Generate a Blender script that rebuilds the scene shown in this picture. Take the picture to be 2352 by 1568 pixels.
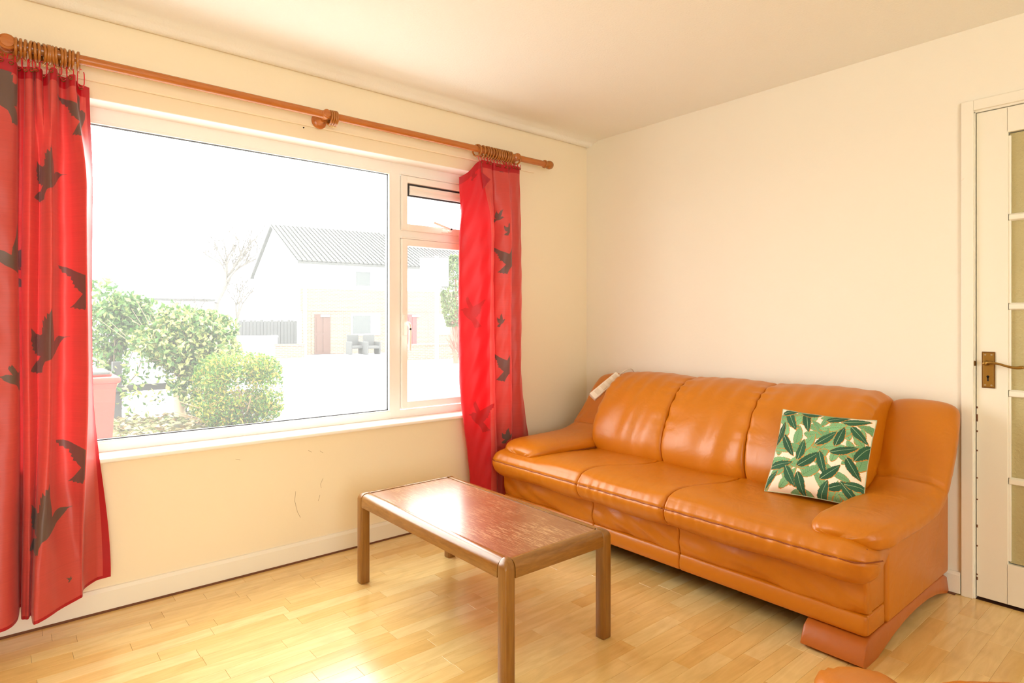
import bpy, bmesh, math, random
import numpy as np
from mathutils import Vector, Matrix
random.seed(7); rng = np.random.default_rng(7)
for o in list(bpy.data.objects): bpy.data.objects.remove(o)
SC = bpy.context.scene; COL = SC.collection
PI = math.pi
# ------------------------------------------------------------------ camera, sky, exposure
EYE = 1.17
cam = bpy.data.cameras.new('camera'); cam.sensor_width = 36; cam.lens = 1403/2352*36
cam.shift_y = -49/2352; cam.clip_end = 400; cam.clip_start = .02
camo = bpy.data.objects.new('camera', cam); COL.objects.link(camo)
camo.location = (0, 0, EYE); camo.rotation_euler = (PI/2, 0, math.radians(-40)); SC.camera = camo
world = bpy.data.worlds.new('overcast_sky'); SC.world = world; world.use_nodes = True
bg = world.node_tree.nodes['Background']; bg.inputs[0].default_value = (.975, 1, .965, 1); bg.inputs[1].default_value = 9.2
def portal(name, loc, rot, sx, sy):
    l = bpy.data.lights.new(name, 'AREA'); l.shape = 'RECTANGLE'; l.size = sx; l.size_y = sy
    l.cycles.is_portal = True
    o = bpy.data.objects.new(name, l); COL.objects.link(o); o.location = loc; o.rotation_euler = rot
portal('window_sky_portal', (1.22, 3.2, 1.33), (-PI/2, 0, 0), 2.4, 1.48)
portal('rear_sky_portal', (-.35, -2.85, 1.25), (PI/2, 0, 0), 2.1, 1.9)  # guides sky light through the added rear fill window
SC.view_settings.view_transform = 'Standard'; SC.view_settings.look = 'None'
SC.view_settings.exposure = 0.19; SC.view_settings.gamma = 1; SC.view_settings.use_curve_mapping = False
SC.cycles.max_bounces = 10; SC.cycles.diffuse_bounces = 6; SC.cycles.glossy_bounces = 3
SC.cycles.use_adaptive_sampling = True; SC.cycles.adaptive_threshold = .06
SC.cycles.transparent_max_bounces = 24; SC.cycles.caustics_reflective = False; SC.cycles.caustics_refractive = False
SC.cycles.sample_clamp_indirect = 12; SC.cycles.use_denoising = True

S40, C40 = math.sin(math.radians(40)), math.cos(math.radians(40))
def ray(px, py, t):                       # a point t metres ahead of the eye
    u = (px-1176)/1403; v = (735-py)/1403
    return Vector((t*(S40+u*C40), t*(C40-u*S40), EYE+v*t))
def proj(x, y, z):
    t = x*S40+y*C40; return 1176+1403*(x*C40-y*S40)/t, 735-1403*(z-EYE)/t, t
def xat(px, y):                           # x on a plane y=const seen in column px
    u = (px-1176)/1403; return y*(S40+u*C40)/(C40-u*S40)

# ------------------------------------------------------------------ materials
def mat(name, col=(.8, .8, .8), rough=.5, metal=0, spec=.5, coat=0, coat_r=.1, sub=0):
    m = bpy.data.materials.new(name); m.use_nodes = True
    b = m.node_tree.nodes['Principled BSDF']
    b.inputs['Base Color'].default_value = (*col, 1); b.inputs['Roughness'].default_value = rough
    b.inputs['Metallic'].default_value = metal; b.inputs['Specular IOR Level'].default_value = spec
    b.inputs['Coat Weight'].default_value = coat; b.inputs['Coat Roughness'].default_value = coat_r
    return m
def nd(m, t, **kw):
    n = m.node_tree.nodes.new(t)
    for k, v in kw.items(): setattr(n, k, v)
    return n
def lk(m, a, b): m.node_tree.links.new(a, b)
def bsdf(m): return m.node_tree.nodes['Principled BSDF']
def coords(m, scale=(1, 1, 1), kind='Object', rot=(0, 0, 0)):
    tc = nd(m, 'ShaderNodeTexCoord'); mp = nd(m, 'ShaderNodeMapping')
    mp.inputs['Scale'].default_value = scale; mp.inputs['Rotation'].default_value = rot
    lk(m, tc.outputs[kind], mp.inputs['Vector']); return mp.outputs[0]
def noise(m, vec, scale, detail=3, rough=.55, dist=0):
    n = nd(m, 'ShaderNodeTexNoise'); n.inputs['Scale'].default_value = scale; n.inputs['Detail'].default_value = detail
    n.inputs['Roughness'].default_value = rough; n.inputs['Distortion'].default_value = dist
    lk(m, vec, n.inputs['Vector']); return n.outputs['Fac']
def ramp(m, fac, stops):
    r = nd(m, 'ShaderNodeValToRGB'); e = r.color_ramp.elements
    while len(e) < len(stops): e.new(.5)
    for i, (p, c) in enumerate(stops):
        e[i].position = p; e[i].color = (*c, 1) if len(c) == 3 else c
    lk(m, fac, r.inputs[0]); return r.outputs[0]
def bump(m, h, strength=.3, dist=.002, to=None):
    b = nd(m, 'ShaderNodeBump'); b.inputs['Strength'].default_value = strength; b.inputs['Distance'].default_value = dist
    lk(m, h, b.inputs['Height']); lk(m, b.outputs[0], (to or bsdf(m)).inputs['Normal']); return b
def mixc(m, f, a, b, mode='MIX'):
    n = nd(m, 'ShaderNodeMix', data_type='RGBA', blend_type=mode)
    for s, v in ((0, f), (6, a), (7, b)):
        if isinstance(v, (int, float)): n.inputs[s].default_value = v
        elif isinstance(v, tuple): n.inputs[s].default_value = (*v, 1)
        else: lk(m, v, n.inputs[s])
    return n.outputs[2]

M = {}
def plaster(name, c1, c2, bs, bscale):
    m = mat(name, c1, .75, spec=.25); v = coords(m)
    lk(m, mixc(m, noise(m, v, 1.3, 4), c1, c2), bsdf(m).inputs['Base Color'])
    bump(m, noise(m, v, bscale, 4), bs, .004); return m
M['wall'] = plaster('cream_wall_paint', (.87, .79, .625), (.855, .765, .585), .12, 60)
M['wall_r'] = plaster('lit_wall_paint', (.85, .82, .735), (.84, .805, .715), .12, 60)  # same wall colour made paler, standing in for window light on it
M['ceiling'] = plaster('stippled_ceiling', (.87, .87, .825), (.86, .86, .81), .55, 110)
def scuffed(name, c1, c2, amount=.62, rough=.4):
    m = mat(name, c1, rough); v = coords(m)
    f = ramp(m, noise(m, v, 14, 6, .7), [(amount, (0, 0, 0)), (amount+.07, (1, 1, 1))])
    lk(m, mixc(m, f, c1, c2), bsdf(m).inputs['Base Color']); bump(m, noise(m, v, 40, 3), .08, .002); return m
M['gloss'] = scuffed('cream_gloss_paint', (.84, .82, .74), (.74, .64, .50), .66)
M['door'] = scuffed('worn_door_paint', (.83, .81, .72), (.60, .42, .24), .71)
M['upvc'] = mat('white_window_plastic', (.87, .86, .84), .3)
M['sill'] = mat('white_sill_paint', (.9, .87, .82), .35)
M['gasket'] = mat('dark_gasket', (.03, .03, .035), .5)
M['chip'] = mat('bare_wood_chip', (.16, .06, .025), .8)

m = mat('maple_laminate', (.8, .5, .2), .27, spec=.7, coat=.55, coat_r=.2); M['floor'] = m
oi = nd(m, 'ShaderNodeObjectInfo'); ge = nd(m, 'ShaderNodeNewGeometry')
ad = nd(m, 'ShaderNodeMath', operation='ADD'); lk(m, oi.outputs['Random'], ad.inputs[0]); lk(m, ge.outputs['Random Per Island'], ad.inputs[1])
fr = nd(m, 'ShaderNodeMath', operation='FRACT'); lk(m, ad.outputs[0], fr.inputs[0])
vs = nd(m, 'ShaderNodeCombineXYZ'); mu = nd(m, 'ShaderNodeMath', operation='MULTIPLY'); lk(m, fr.outputs[0], mu.inputs[0]); mu.inputs[1].default_value = 37
lk(m, mu.outputs[0], vs.inputs[0]); lk(m, mu.outputs[0], vs.inputs[2])
va = nd(m, 'ShaderNodeVectorMath', operation='ADD'); lk(m, coords(m, (1.2, 9, 1)), va.inputs[0]); lk(m, vs.outputs[0], va.inputs[1])
tone = ramp(m, fr.outputs[0], [(0, (.79, .53, .19)), (.35, (.83, .59, .235)), (.7, (.86, .645, .285)), (1, (.88, .70, .34))])
gr = noise(m, va.outputs[0], 3.0, 5, .6, 1.2)
wv = nd(m, 'ShaderNodeTexWave', wave_type='RINGS', rings_direction='Y'); wv.inputs['Scale'].default_value = 1.1; wv.inputs['Distortion'].default_value = 5
wv.inputs['Detail'].default_value = 2; wv.inputs['Detail Scale'].default_value = .6; lk(m, va.outputs[0], wv.inputs['Vector'])
line = ramp(m, wv.outputs['Fac'], [(0, (.8, .8, .8)), (.1, (1, 1, 1))])
c = mixc(m, 1.0, tone, ramp(m, gr, [(.3, (.90, .86, .80)), (.65, (1.04, 1.05, 1.06))]), 'MULTIPLY')
c = mixc(m, .25, c, line, 'MULTIPLY')
lk(m, c, bsdf(m).inputs['Base Color'])
lk(m, ramp(m, noise(m, coords(m, (1, 1, 1), 'Object'), 5, 4), [(.3, (.18,)*3), (.7, (.28,)*3)]), bsdf(m).inputs['Roughness'])

def leather(name, c1, c2):
    m = mat(name, c1, .38, spec=.55); v = coords(m)
    lk(m, mixc(m, noise(m, v, 3, 3), c1, c2), bsdf(m).inputs['Base Color'])
    vo = nd(m, 'ShaderNodeTexVoronoi', feature='DISTANCE_TO_EDGE'); vo.inputs['Scale'].default_value = 420; lk(m, v, vo.inputs['Vector'])
    b1 = nd(m, 'ShaderNodeBump'); b1.inputs['Strength'].default_value = .18; b1.inputs['Distance'].default_value = .001
    lk(m, vo.outputs['Distance'], b1.inputs['Height'])
    b2 = nd(m, 'ShaderNodeBump'); b2.inputs['Strength'].default_value = .35; b2.inputs['Distance'].default_value = .012
    lk(m, noise(m, v, 9, 3, .5, .6), b2.inputs['Height']); lk(m, b1.outputs[0], b2.inputs['Normal']); lk(m, b2.outputs[0], bsdf(m).inputs['Normal'])
    return m
M['leather'] = leather('orange_leather', (.565, .183, .003), (.50, .152, .002))
M['leather_b'] = leather('brick_leatherette', (.47, .125, .014), (.42, .11, .012))
M['seam'] = mat('dark_seam', (.26, .055, .004), .6)
M['black'] = mat('black_underside', (.012, .008, .006), .9)

def wood(name, c1, c2, scale=(1, 14, 14), rough=.3, coat=.3):
    m = mat(name, c1, rough, coat=coat, coat_r=.2); v = coords(m, scale)
    lk(m, mixc(m, ramp(m, noise(m, v, 6, 5, .65, .4), [(.3, (0, 0, 0)), (.7, (1, 1, 1))]), c1, c2), bsdf(m).inputs['Base Color']); return m
M['leg'] = wood('brown_stained_wood', (.30, .135, .022), (.20, .08, .012), (14, 14, 1))
M['rail_x'] = wood('brown_stained_cross_rail', (.31, .14, .024), (.21, .085, .013), (2, 14, 14), .26)
M['rail'] = wood('brown_stained_rail', (.31, .14, .024), (.21, .085, .013), (14, 2, 14), .26)
m = mat('worn_table_veneer', (.3, .1, .03), .3, coat=.6, coat_r=.24); M['top'] = m
v = coords(m, (26, 1.6, 1)); v2 = coords(m)
c = mixc(m, noise(m, v, 5, 5, .7), (.22, .07, .022), (.33, .125, .038))
sc_ = ramp(m, noise(m, coords(m, (30, 2.2, 1)), 9, 6, .8), [(.50, (0, 0, 0)), (.60, (1, 1, 1))])
pm = ramp(m, noise(m, v2, 4.5, 3), [(.36, (0, 0, 0)), (.6, (.9, .9, .9))])
c = mixc(m, mixc(m, 1, sc_, pm, 'MULTIPLY'), c, (.70, .45, .24)); lk(m, c, bsdf(m).inputs['Base Color'])
bump(m, noise(m, v, 14, 4), .1, .001)
M['pole'] = wood('varnished_pole_wood', (.50, .165, .03), (.40, .115, .018), (1.5, 20, 20), .26)
M['ring'] = wood('varnished_ring_wood', (.42, .15, .022), (.34, .11, .014), (9, 9, 9), .26)
M['brass'] = mat('aged_brass', (.34, .20, .05), .42, 1)
M['brass_d'] = mat('dark_brass_edge', (.20, .10, .03), .5, 1)
M['screw'] = mat('steel_screw', (.45, .38, .28), .35, 1)
M['gold'] = mat('bright_brass_wire', (.8, .6, .25), .25, 1)
M['red_plastic'] = mat('red_plastic', (.62, .02, .03), .35)
M['white_plastic'] = mat('cream_white_plastic', (.80, .73, .62), .35)

def cloth_mat(name, img=None, col=(.8, .05, .05)):
    m = mat(name, col, .42, spec=.45); b = bsdf(m); out = m.node_tree.nodes['Material Output']
    tr = nd(m, 'ShaderNodeBsdfTranslucent'); mx = nd(m, 'ShaderNodeMixShader'); mx.inputs[0].default_value = .27
    if img:
        tx = nd(m, 'ShaderNodeTexImage'); tx.image = img; uv = nd(m, 'ShaderNodeUVMap'); lk(m, uv.outputs[0], tx.inputs[0])
        lk(m, tx.outputs[0], b.inputs['Base Color']); lk(m, mixc(m, 1, tx.outputs[0], (1, .28, .40), 'MULTIPLY'), tr.inputs[0])
    else: tr.inputs[0].default_value = (col[0], col[1]*.3, col[2]*.4, 1)
    b.inputs['Sheen Weight'].default_value = .15
    lk(m, b.outputs[0], mx.inputs[1]); lk(m, tr.outputs[0], mx.inputs[2]); lk(m, mx.outputs[0], out.inputs[0])
    return m
def glass_mat(name, tint, haze, hazecol=(1, 1, 1), rough=.02):
    m = bpy.data.materials.new(name); m.use_nodes = True; nt = m.node_tree; nt.nodes.clear()
    out = nd(m, 'ShaderNodeOutputMaterial'); tr = nd(m, 'ShaderNodeBsdfTransparent'); tr.inputs[0].default_value = (*tint, 1)
    gl = nd(m, 'ShaderNodeBsdfGlossy'); gl.inputs['Roughness'].default_value = rough
    fz = nd(m, 'ShaderNodeFresnel'); fz.inputs[0].default_value = 1.45
    mx = nd(m, 'ShaderNodeMixShader'); lk(m, fz.outputs[0], mx.inputs[0]); lk(m, tr.outputs[0], mx.inputs[1]); lk(m, gl.outputs[0], mx.inputs[2])
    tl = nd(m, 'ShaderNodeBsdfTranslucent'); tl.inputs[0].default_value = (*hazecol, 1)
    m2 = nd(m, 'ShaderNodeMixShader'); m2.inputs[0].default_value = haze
    lk(m, mx.outputs[0], m2.inputs[1]); lk(m, tl.outputs[0], m2.inputs[2]); lk(m, m2.outputs[0], out.inputs[0]); return m
M['glass'] = glass_mat('veiled_window_glass', (1, 1, 1), .048)  # translucent share lays a pale flare veil over the view

# ------------------------------------------------------------------ object helpers
ORG = {}
def origin(p): return ORG.get(p.name, Vector((0, 0, 0))) if p else Vector((0, 0, 0))
def setp(o, label=None, cat=None, group=None, kind=None):
    for k, val in (('label', label), ('category', cat), ('group', group), ('kind', kind)):
        if val: o[k] = val
    return o
def thing(name, loc, label=None, cat=None, group=None, kind=None, parent=None):
    o = bpy.data.objects.new(name, None); COL.objects.link(o); o.empty_display_size = .05
    if parent: o.parent = parent
    o.location = Vector(loc)-origin(parent); ORG[o.name] = Vector(loc)
    return setp(o, label, cat, group, kind)
def mesh(name, V, F, m, parent=None, smooth=False, uvs=None, loc=None, **tags):
    base = Vector(loc) if loc is not None else (origin(parent) if parent else Vector((0, 0, 0)))
    me = bpy.data.meshes.new(name)
    A = np.array([tuple(p) for p in V], float).reshape(-1, 3)-np.array(base)
    me.from_pydata(A.tolist(), [], [tuple(int(i) for i in f) for f in F]); me.update()
    if smooth: me.polygons.foreach_set('use_smooth', [True]*len(me.polygons))
    if uvs is not None:
        ul = me.uv_layers.new(name='UVMap'); li = np.empty(len(me.loops), int); me.loops.foreach_get('vertex_index', li)
        ul.data.foreach_set('uv', np.array(uvs)[li].ravel())
    me.materials.append(m)
    o = bpy.data.objects.new(name, me); COL.objects.link(o)
    if parent: o.parent = parent
    o.location = base-origin(parent); ORG[o.name] = base
    return setp(o, **tags)
class B:                                    # collects shapes that become ONE mesh
    def __init__(s): s.V = []; s.F = []
    def add(s, V, F):
        n = len(s.V); s.V += [tuple(p) for p in V]; s.F += [tuple(i+n for i in f) for f in F]; return s
    def box(s, x0, x1, y0, y1, z0, z1, r=0, seg=2, fn=None):
        bm = bmesh.new(); bmesh.ops.create_cube(bm, size=1)
        for v in bm.verts: v.co = Vector(((x0+x1)/2+v.co.x*(x1-x0), (y0+y1)/2+v.co.y*(y1-y0), (z0+z1)/2+v.co.z*(z1-z0)))
        if r: bmesh.ops.bevel(bm, geom=bm.edges[:], offset=r, segments=seg, affect='EDGES', profile=.5)
        bm.verts.ensure_lookup_table()
        V = [fn(v.co.copy()) if fn else v.co.copy() for v in bm.verts]; F = [[v.index for v in f.verts] for f in bm.faces]
        bm.free(); return s.add(V, F)
    def tube(s, path, r, n=8, closed=False, caps=True):
        P = [Vector(p) for p in path]; k = len(P); rr = r if hasattr(r, '__len__') else [r]*k
        V = []; up = None
        for i in range(k):
            a = P[(i-1) % k] if closed or i else P[i]; b = P[(i+1) % k] if closed or i < k-1 else P[i]
            t = (b-a).normalized()
            if up is None: up = t.orthogonal().normalized()
            up = (up-t*up.dot(t)); up = up.normalized() if up.length > 1e-6 else t.orthogonal().normalized()
            sd = t.cross(up)
            V += [P[i]+(up*math.cos(2*PI*j/n)+sd*math.sin(2*PI*j/n))*rr[i] for j in range(n)]
        F = [(i*n+j, i*n+(j+1) % n, ((i+1) % k)*n+(j+1) % n, ((i+1) % k)*n+j) for i in range(k if closed else k-1) for j in range(n)]
        if caps and not closed: F += [tuple(range(n-1, -1, -1)), tuple((k-1)*n+j for j in range(n))]
        return s.add(V, F)
    def lathe(s, o, ax, prof, n=20):        # prof: (distance along axis, radius)
        o = Vector(o); ax = Vector(ax).normalized(); a = ax.orthogonal().normalized(); b = ax.cross(a); V = []
        for d, r in prof: V += [o+ax*d+(a*math.cos(2*PI*j/n)+b*math.sin(2*PI*j/n))*max(r, 1e-4) for j in range(n)]
        k = len(prof); F = [(i*n+j, i*n+(j+1) % n, (i+1)*n+(j+1) % n, (i+1)*n+j) for i in range(k-1) for j in range(n)]
        F += [tuple(range(n-1, -1, -1)), tuple((k-1)*n+j for j in range(n))]; return s.add(V, F)
    def torus(s, c, nrm, R, r, n=28, k=8, a0=0, a1=2*PI):
        c = Vector(c); nrm = Vector(nrm).normalized(); a = nrm.orthogonal().normalized(); b = nrm.cross(a)
        full = abs(a1-a0-2*PI) < 1e-6; q = n if full else n+1
        return s.tube([c+(a*math.cos(a0+(a1-a0)*i/n)+b*math.sin(a0+(a1-a0)*i/n))*R for i in range(q)], r, k, full)
    def prism(s, poly, axis, a, b):         # extrude a 2-D outline between a and b along an axis
        n = len(poly)
        f = {'x': lambda p, q: (q, p[0], p[1]), 'y': lambda p, q: (p[0], q, p[1]), 'z': lambda p, q: (p[0], p[1], q)}[axis]
        V = [f(p, a) for p in poly]+[f(p, b) for p in poly]
        F = [(i, (i+1) % n, (i+1) % n+n, i+n) for i in range(n)]+[tuple(range(n-1, -1, -1)), tuple(range(n, 2*n))]
        return s.add(V, F)
    def loft(s, rings, caps=True):
        n = len(rings[0]); k = len(rings); V = [tuple(p) for r in rings for p in r]
        F = [(i*n+j, i*n+(j+1) % n, (i+1)*n+(j+1) % n, (i+1)*n+j) for i in range(k-1) for j in range(n)]
        if caps:
            for i0, flip in ((0, True), ((k-1)*n, False)):
                c = np.mean([V[i0+j] for j in range(n)], 0); V.append(tuple(c)); ci = len(V)-1
                for j in range(n):
                    a, b = i0+j, i0+(j+1) % n; F.append((b, a, ci) if flip else (a, b, ci))
        return s.add(V, F)
    def build(s, name, m, parent=None, smooth=False, autos=None, **k):
        o = mesh(name, s.V, s.F, m, parent, smooth or autos is not None, **k)
        bm = bmesh.new(); bm.from_mesh(o.data); bmesh.ops.recalc_face_normals(bm, faces=bm.faces)
        if autos is not None:
            lim = math.radians(autos)
            for e in bm.edges:
                if len(e.link_faces) == 2 and e.calc_face_angle(0) > lim: e.smooth = False
        bm.to_mesh(o.data); bm.free(); return o
def cr(P, n, closed=False):                 # Catmull-Rom through points
    P = np.array(P, float); k = len(P); out = []
    seg = k if closed else k-1
    for i in range(seg):
        p0 = P[(i-1) % k] if closed or i else P[i]; p1 = P[i]; p2 = P[(i+1) % k]
        p3 = P[(i+2) % k] if closed or i < k-2 else P[(i+1) % k]
        for j in range(n):
            t = j/n; out.append(.5*((2*p1)+(-p0+p2)*t+(2*p0-5*p1+4*p2-p3)*t*t+(-p0+3*p1-3*p2+p3)*t**3))
    if not closed: out.append(P[-1])
    return np.array(out)
def copy_tree(o, parent=None):
    c = o.copy(); COL.objects.link(c); c.parent = parent
    for ch in [q for q in bpy.data.objects if q.parent == o]: copy_tree(ch, c)
    return c

# ------------------------------------------------------------------ room shell
YW, XD, H = 2.936, 3.144, 2.40             # window wall, door wall, ceiling
XL, YB = -1.5, -2.7
OX0, OX1, OZ0, OZ1 = .02, 2.42, .60, 2.055  # window opening
b = B(); b.box(XL-.3, OX0, YW, YW+.27, -.5, 2.7); b.box(OX1, XD+.3, YW, YW+.27, -.5, 2.7)
b.box(OX0, OX1, YW, YW+.27, -.5, OZ0); b.box(OX0, OX1, YW, YW+.27, OZ1, 2.7)
b.build('wall_window', M['wall'], kind='structure', label='cream plastered wall around the window')
DY0, DY1, DZ = -.07, .722, 2.052           # door opening
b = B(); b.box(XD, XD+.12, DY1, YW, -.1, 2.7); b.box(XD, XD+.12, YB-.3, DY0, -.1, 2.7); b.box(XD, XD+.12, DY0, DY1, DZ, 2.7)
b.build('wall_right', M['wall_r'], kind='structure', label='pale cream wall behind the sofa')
b = B(); b.box(XL-.2, XL, YB-.3, YW, -.1, 2.7); b.build('wall_left', M['wall'], kind='structure')
b = B(); b.box(XL, -1.4, YB-.2, YB, -.1, 2.7); b.box(.7, XD, YB-.2, YB, -.1, 2.7); b.box(-1.4, .7, YB-.2, YB, -.1, .3); b.box(-1.4, .7, YB-.2, YB, 2.15, 2.7)
b.build('wall_back', M['wall'], kind='structure')
b = B(); b.box(XL-.2, XD+.12, YB-.2, YW+.02, H, H+.2); b.build('ceiling', M['ceiling'], kind='structure', label='stippled cream ceiling')
# hall beyond the door
b = B(); b.box(XD+.12, XD+1.6, -.6, -.5, -.1, 2.5); b.box(XD+.12, XD+1.6, 1.3, 1.4, -.1, 2.5); b.box(XD+.12, XD+1.6, -.6, 1.4, -.12, -.02); b.box(XD+.12, XD+1.7, -.6, 1.4, 2.4, 2.5); b.box(XD+1.6, XD+1.7, -.6, 1.4, -.1, 2.5)
b.build('wall_hall', mat('hall_wall_paint', (.75, .7, .35), .8), kind='structure')
sc_m = mat('dark_scuff', (.30, .20, .10), .9)
for pts in ([(742, 1098), (736, 1112), (738, 1120)], [(735, 1136), (731, 1150)], [(679, 1128), (677, 1150), (683, 1175), (690, 1188)], [(708, 1034), (716, 1038)], [(735, 1035), (742, 1040)], [(541, 1054), (552, 1056)]):
    Q = [Vector((xat(a_, YW), YW-.0004, EYE+(735-b_)/1403*(xat(a_, YW)*S40+YW*C40))) for a_, b_ in pts]
    b = B(); b.tube(Q, .0007, 5); b.build('scuff_mark', sc_m, bpy.data.objects['wall_window'])
# coving: soft ridge along the window wall
prof = cr([(YW, 2.374), (2.917, 2.368), (2.895, 2.372), (2.87, 2.388), (2.845, 2.393), (2.82, 2.3985), (2.79, 2.4005)], 5)
b = B(); b.prism([tuple(p) for p in prof]+[(2.79, 2.42), (YW, 2.42)], 'x', XL, XD); b.build('trim_1', M['ceiling'], autos=50, kind='structure', label='soft coving along the window wall')
b = B(); b.box(-.4, 2.645, YW-.016, YW, 2.117, 2.19, .006, 3); b.build('trim_2', M['wall'], kind='structure', label='flat painted batten behind the curtain pole')
# skirting
sk = [(0, .006), (.016, .006), (.016, .082), (.009, .095), (0, .096)]
b = B(); b.prism([(YW-p, q) for p, q in sk], 'x', XL, XD); b.build('baseboard_window', M['gloss'], kind='structure', label='cream skirting board under the window')
b = B(); b.prism([(XD-p, q) for p, q in sk], 'y', .765, YW-.016); b.build('baseboard_right', M['gloss'], kind='structure', label='short cream skirting between sofa and door frame')
b = B(); b.box(XD-.03, XD-.001, .78, 2.9, 0, .006); b.build('trim_3', M['chip'], kind='structure', label='bare gap strip under the skirting')
b = B(); b.box(XL, XD, YW-.0175, YW-.0165, .0, .009); b.build('trim_4', M['chip'], kind='structure', label='dark joint between skirting and floor')

# ------------------------------------------------------------------ floor: base and separate strips
b = B(); b.box(XL-.2, XD+1.6, YB-.2, YW, -.1, -.006); flo = b.build('floor', M['chip'], kind='structure', label='pale maple strip floor')
SW = .0665; cache = {}; npl = 0; rest = B()
def strip_geo(L):
    b = B(); b.box(0.0003, L-.0003, .0002, SW-.0002, -.006, 0, .0005, 1); return b
row = 0; y = YW-.018
while y > YB:
    y0 = y-SW; x = XL-random.random()*.3
    while x < XD-.01:
        L = random.choice([.28, .36, .44, .52])
        if x+L > XD-.001 or XD-.001-(x+L) < .1: L = XD-.001-x
        cx, cy = x+L/2, y0+SW/2
        vis = False
        if cx*S40+cy*C40 > 1.5:
            for ax in (x, cx, x+L):
                p = proj(ax, cy, 0)
                if -20 < p[0] < 2370 and p[1] < 1575: vis = True
        if x < XL: pass
        if vis and npl < 300 and cy > .25:
            key = round(L, 3)
            if key not in cache:
                g = strip_geo(L); g.V = [(p[0]+x, p[1]+y0, p[2]) for p in g.V]; o = g.build('plank', M['floor'], flo, loc=(x, y0, 0)); cache[key] = o.data
            else:
                o = bpy.data.objects.new('plank', cache[key]); COL.objects.link(o); o.parent = flo; o.location = (x, y0, 0)
            npl += 1
        else:
            g = strip_geo(L); rest.add([(p[0]+x, p[1]+y0, p[2]) for p in g.V], g.F)
        x += L
    y -= SW; row += 1
rest.build('plank_field', M['floor'], flo, kind='stuff')
print('planks', npl)

# ------------------------------------------------------------------ window
FY = 3.05; FB = FY+.06
w = thing('window_1', (1.22, FY, OZ0), kind='structure', label='white plastic window with a large fixed pane and a narrow opening side')
def ring_frame(x0, x1, z0, z1, wd, y0, y1, r=.004, wz0=None, wz1=None):
    b = B(); a0 = wz0 or wd; a1 = wz1 or wd
    b.box(x0, x0+wd, y0, y1, z0, z1, r); b.box(x1-wd, x1, y0, y1, z0, z1, r)
    b.box(x0+wd-.004, x1-wd+.004, y0+.0004, y1, z0, z0+a0, r); b.box(x0+wd-.004, x1-wd+.004, y0+.0004, y1, z1-a1, z1, r); return b
b = ring_frame(OX0, OX1, .618, 2.056, .058, FY, FB, wz0=.044, wz1=.061)
b.box(1.672, 1.735, FY, FB, .62, 2.05, .003); b.box(1.73, OX1-.05, FY, FB, 1.632, 1.682, .003)
b.build('window_frame', M['upvc'], w)
def bead(name, x0, x1, z0, z1):
    b = ring_frame(x0, x1, z0, z1, .004, FY+.012, FY+.03, 0); return b.build(name, M['gasket'], w, label='thin black glazing gasket')
# large fixed light
b = ring_frame(.078, 1.676, .655, 1.997, .012, FY-.003, FY+.02, .003); b.build('glazing_bead', M['upvc'], w)
bead('gasket', .088, 1.668, .667, 1.987)
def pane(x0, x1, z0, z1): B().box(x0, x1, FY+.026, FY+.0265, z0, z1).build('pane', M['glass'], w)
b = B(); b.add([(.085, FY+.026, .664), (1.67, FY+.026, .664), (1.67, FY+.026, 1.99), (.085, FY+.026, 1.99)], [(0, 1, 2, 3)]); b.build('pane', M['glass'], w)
# casement
sx0, sx1 = 1.737, OX1-.05
b = ring_frame(sx0, sx1, .668, 1.632, .040, FY-.012, FY+.03, .005); s = b.build('casement_sash', M['upvc'], w)
B().add(*((lambda r: (r.V, r.F))(ring_frame(sx0+.036, sx1-.036, .704, 1.596, .003, FY-.006, FY+.02, 0)))).build('gasket', M['gasket'], s)
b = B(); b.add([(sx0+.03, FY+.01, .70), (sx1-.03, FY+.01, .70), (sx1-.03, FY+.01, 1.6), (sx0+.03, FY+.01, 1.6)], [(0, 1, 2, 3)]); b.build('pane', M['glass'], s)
b = B(); b.box(sx0-.004, sx1, FY-.020, FY+.005, 1.632, 1.641, .002); b.build('drip_ledge', M['upvc'], w)
b = B(); b.box(sx0-.004, sx1, FY-.018, FY+.005, 1.990, 1.998, .002); b.build('drip_ledge', M['upvc'], w)
# fanlight
b = ring_frame(sx0, sx1, 1.678, 1.990, .040, FY-.012, FY+.03, .005); s2 = b.build('fanlight_sash', M['upvc'], w)
b = B(); b.box(sx0+.03, sx1-.03, FY+.006, FY+.02, 1.878, 1.952, .002); b.build('vent_backing', M['gasket'], s2)
prof = [(FY+.01, 1.886), (FY-.004, 1.888), (FY-.008, 1.90), (FY-.004, 1.915), (FY-.008, 1.925), (FY-.003, 1.938), (FY+.01, 1.939)]
b = B(); b.prism(prof, 'x', sx0+.058, sx1-.06); b.build('trickle_vent', M['upvc'], s2)
b = B(); b.add([(sx0+.03, FY+.01, 1.71), (sx1-.03, FY+.01, 1.71), (sx1-.03, FY+.01, 1.88), (sx0+.03, FY+.01, 1.88)], [(0, 1, 2, 3)]); b.build('pane', M['glass'], s2)
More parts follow.
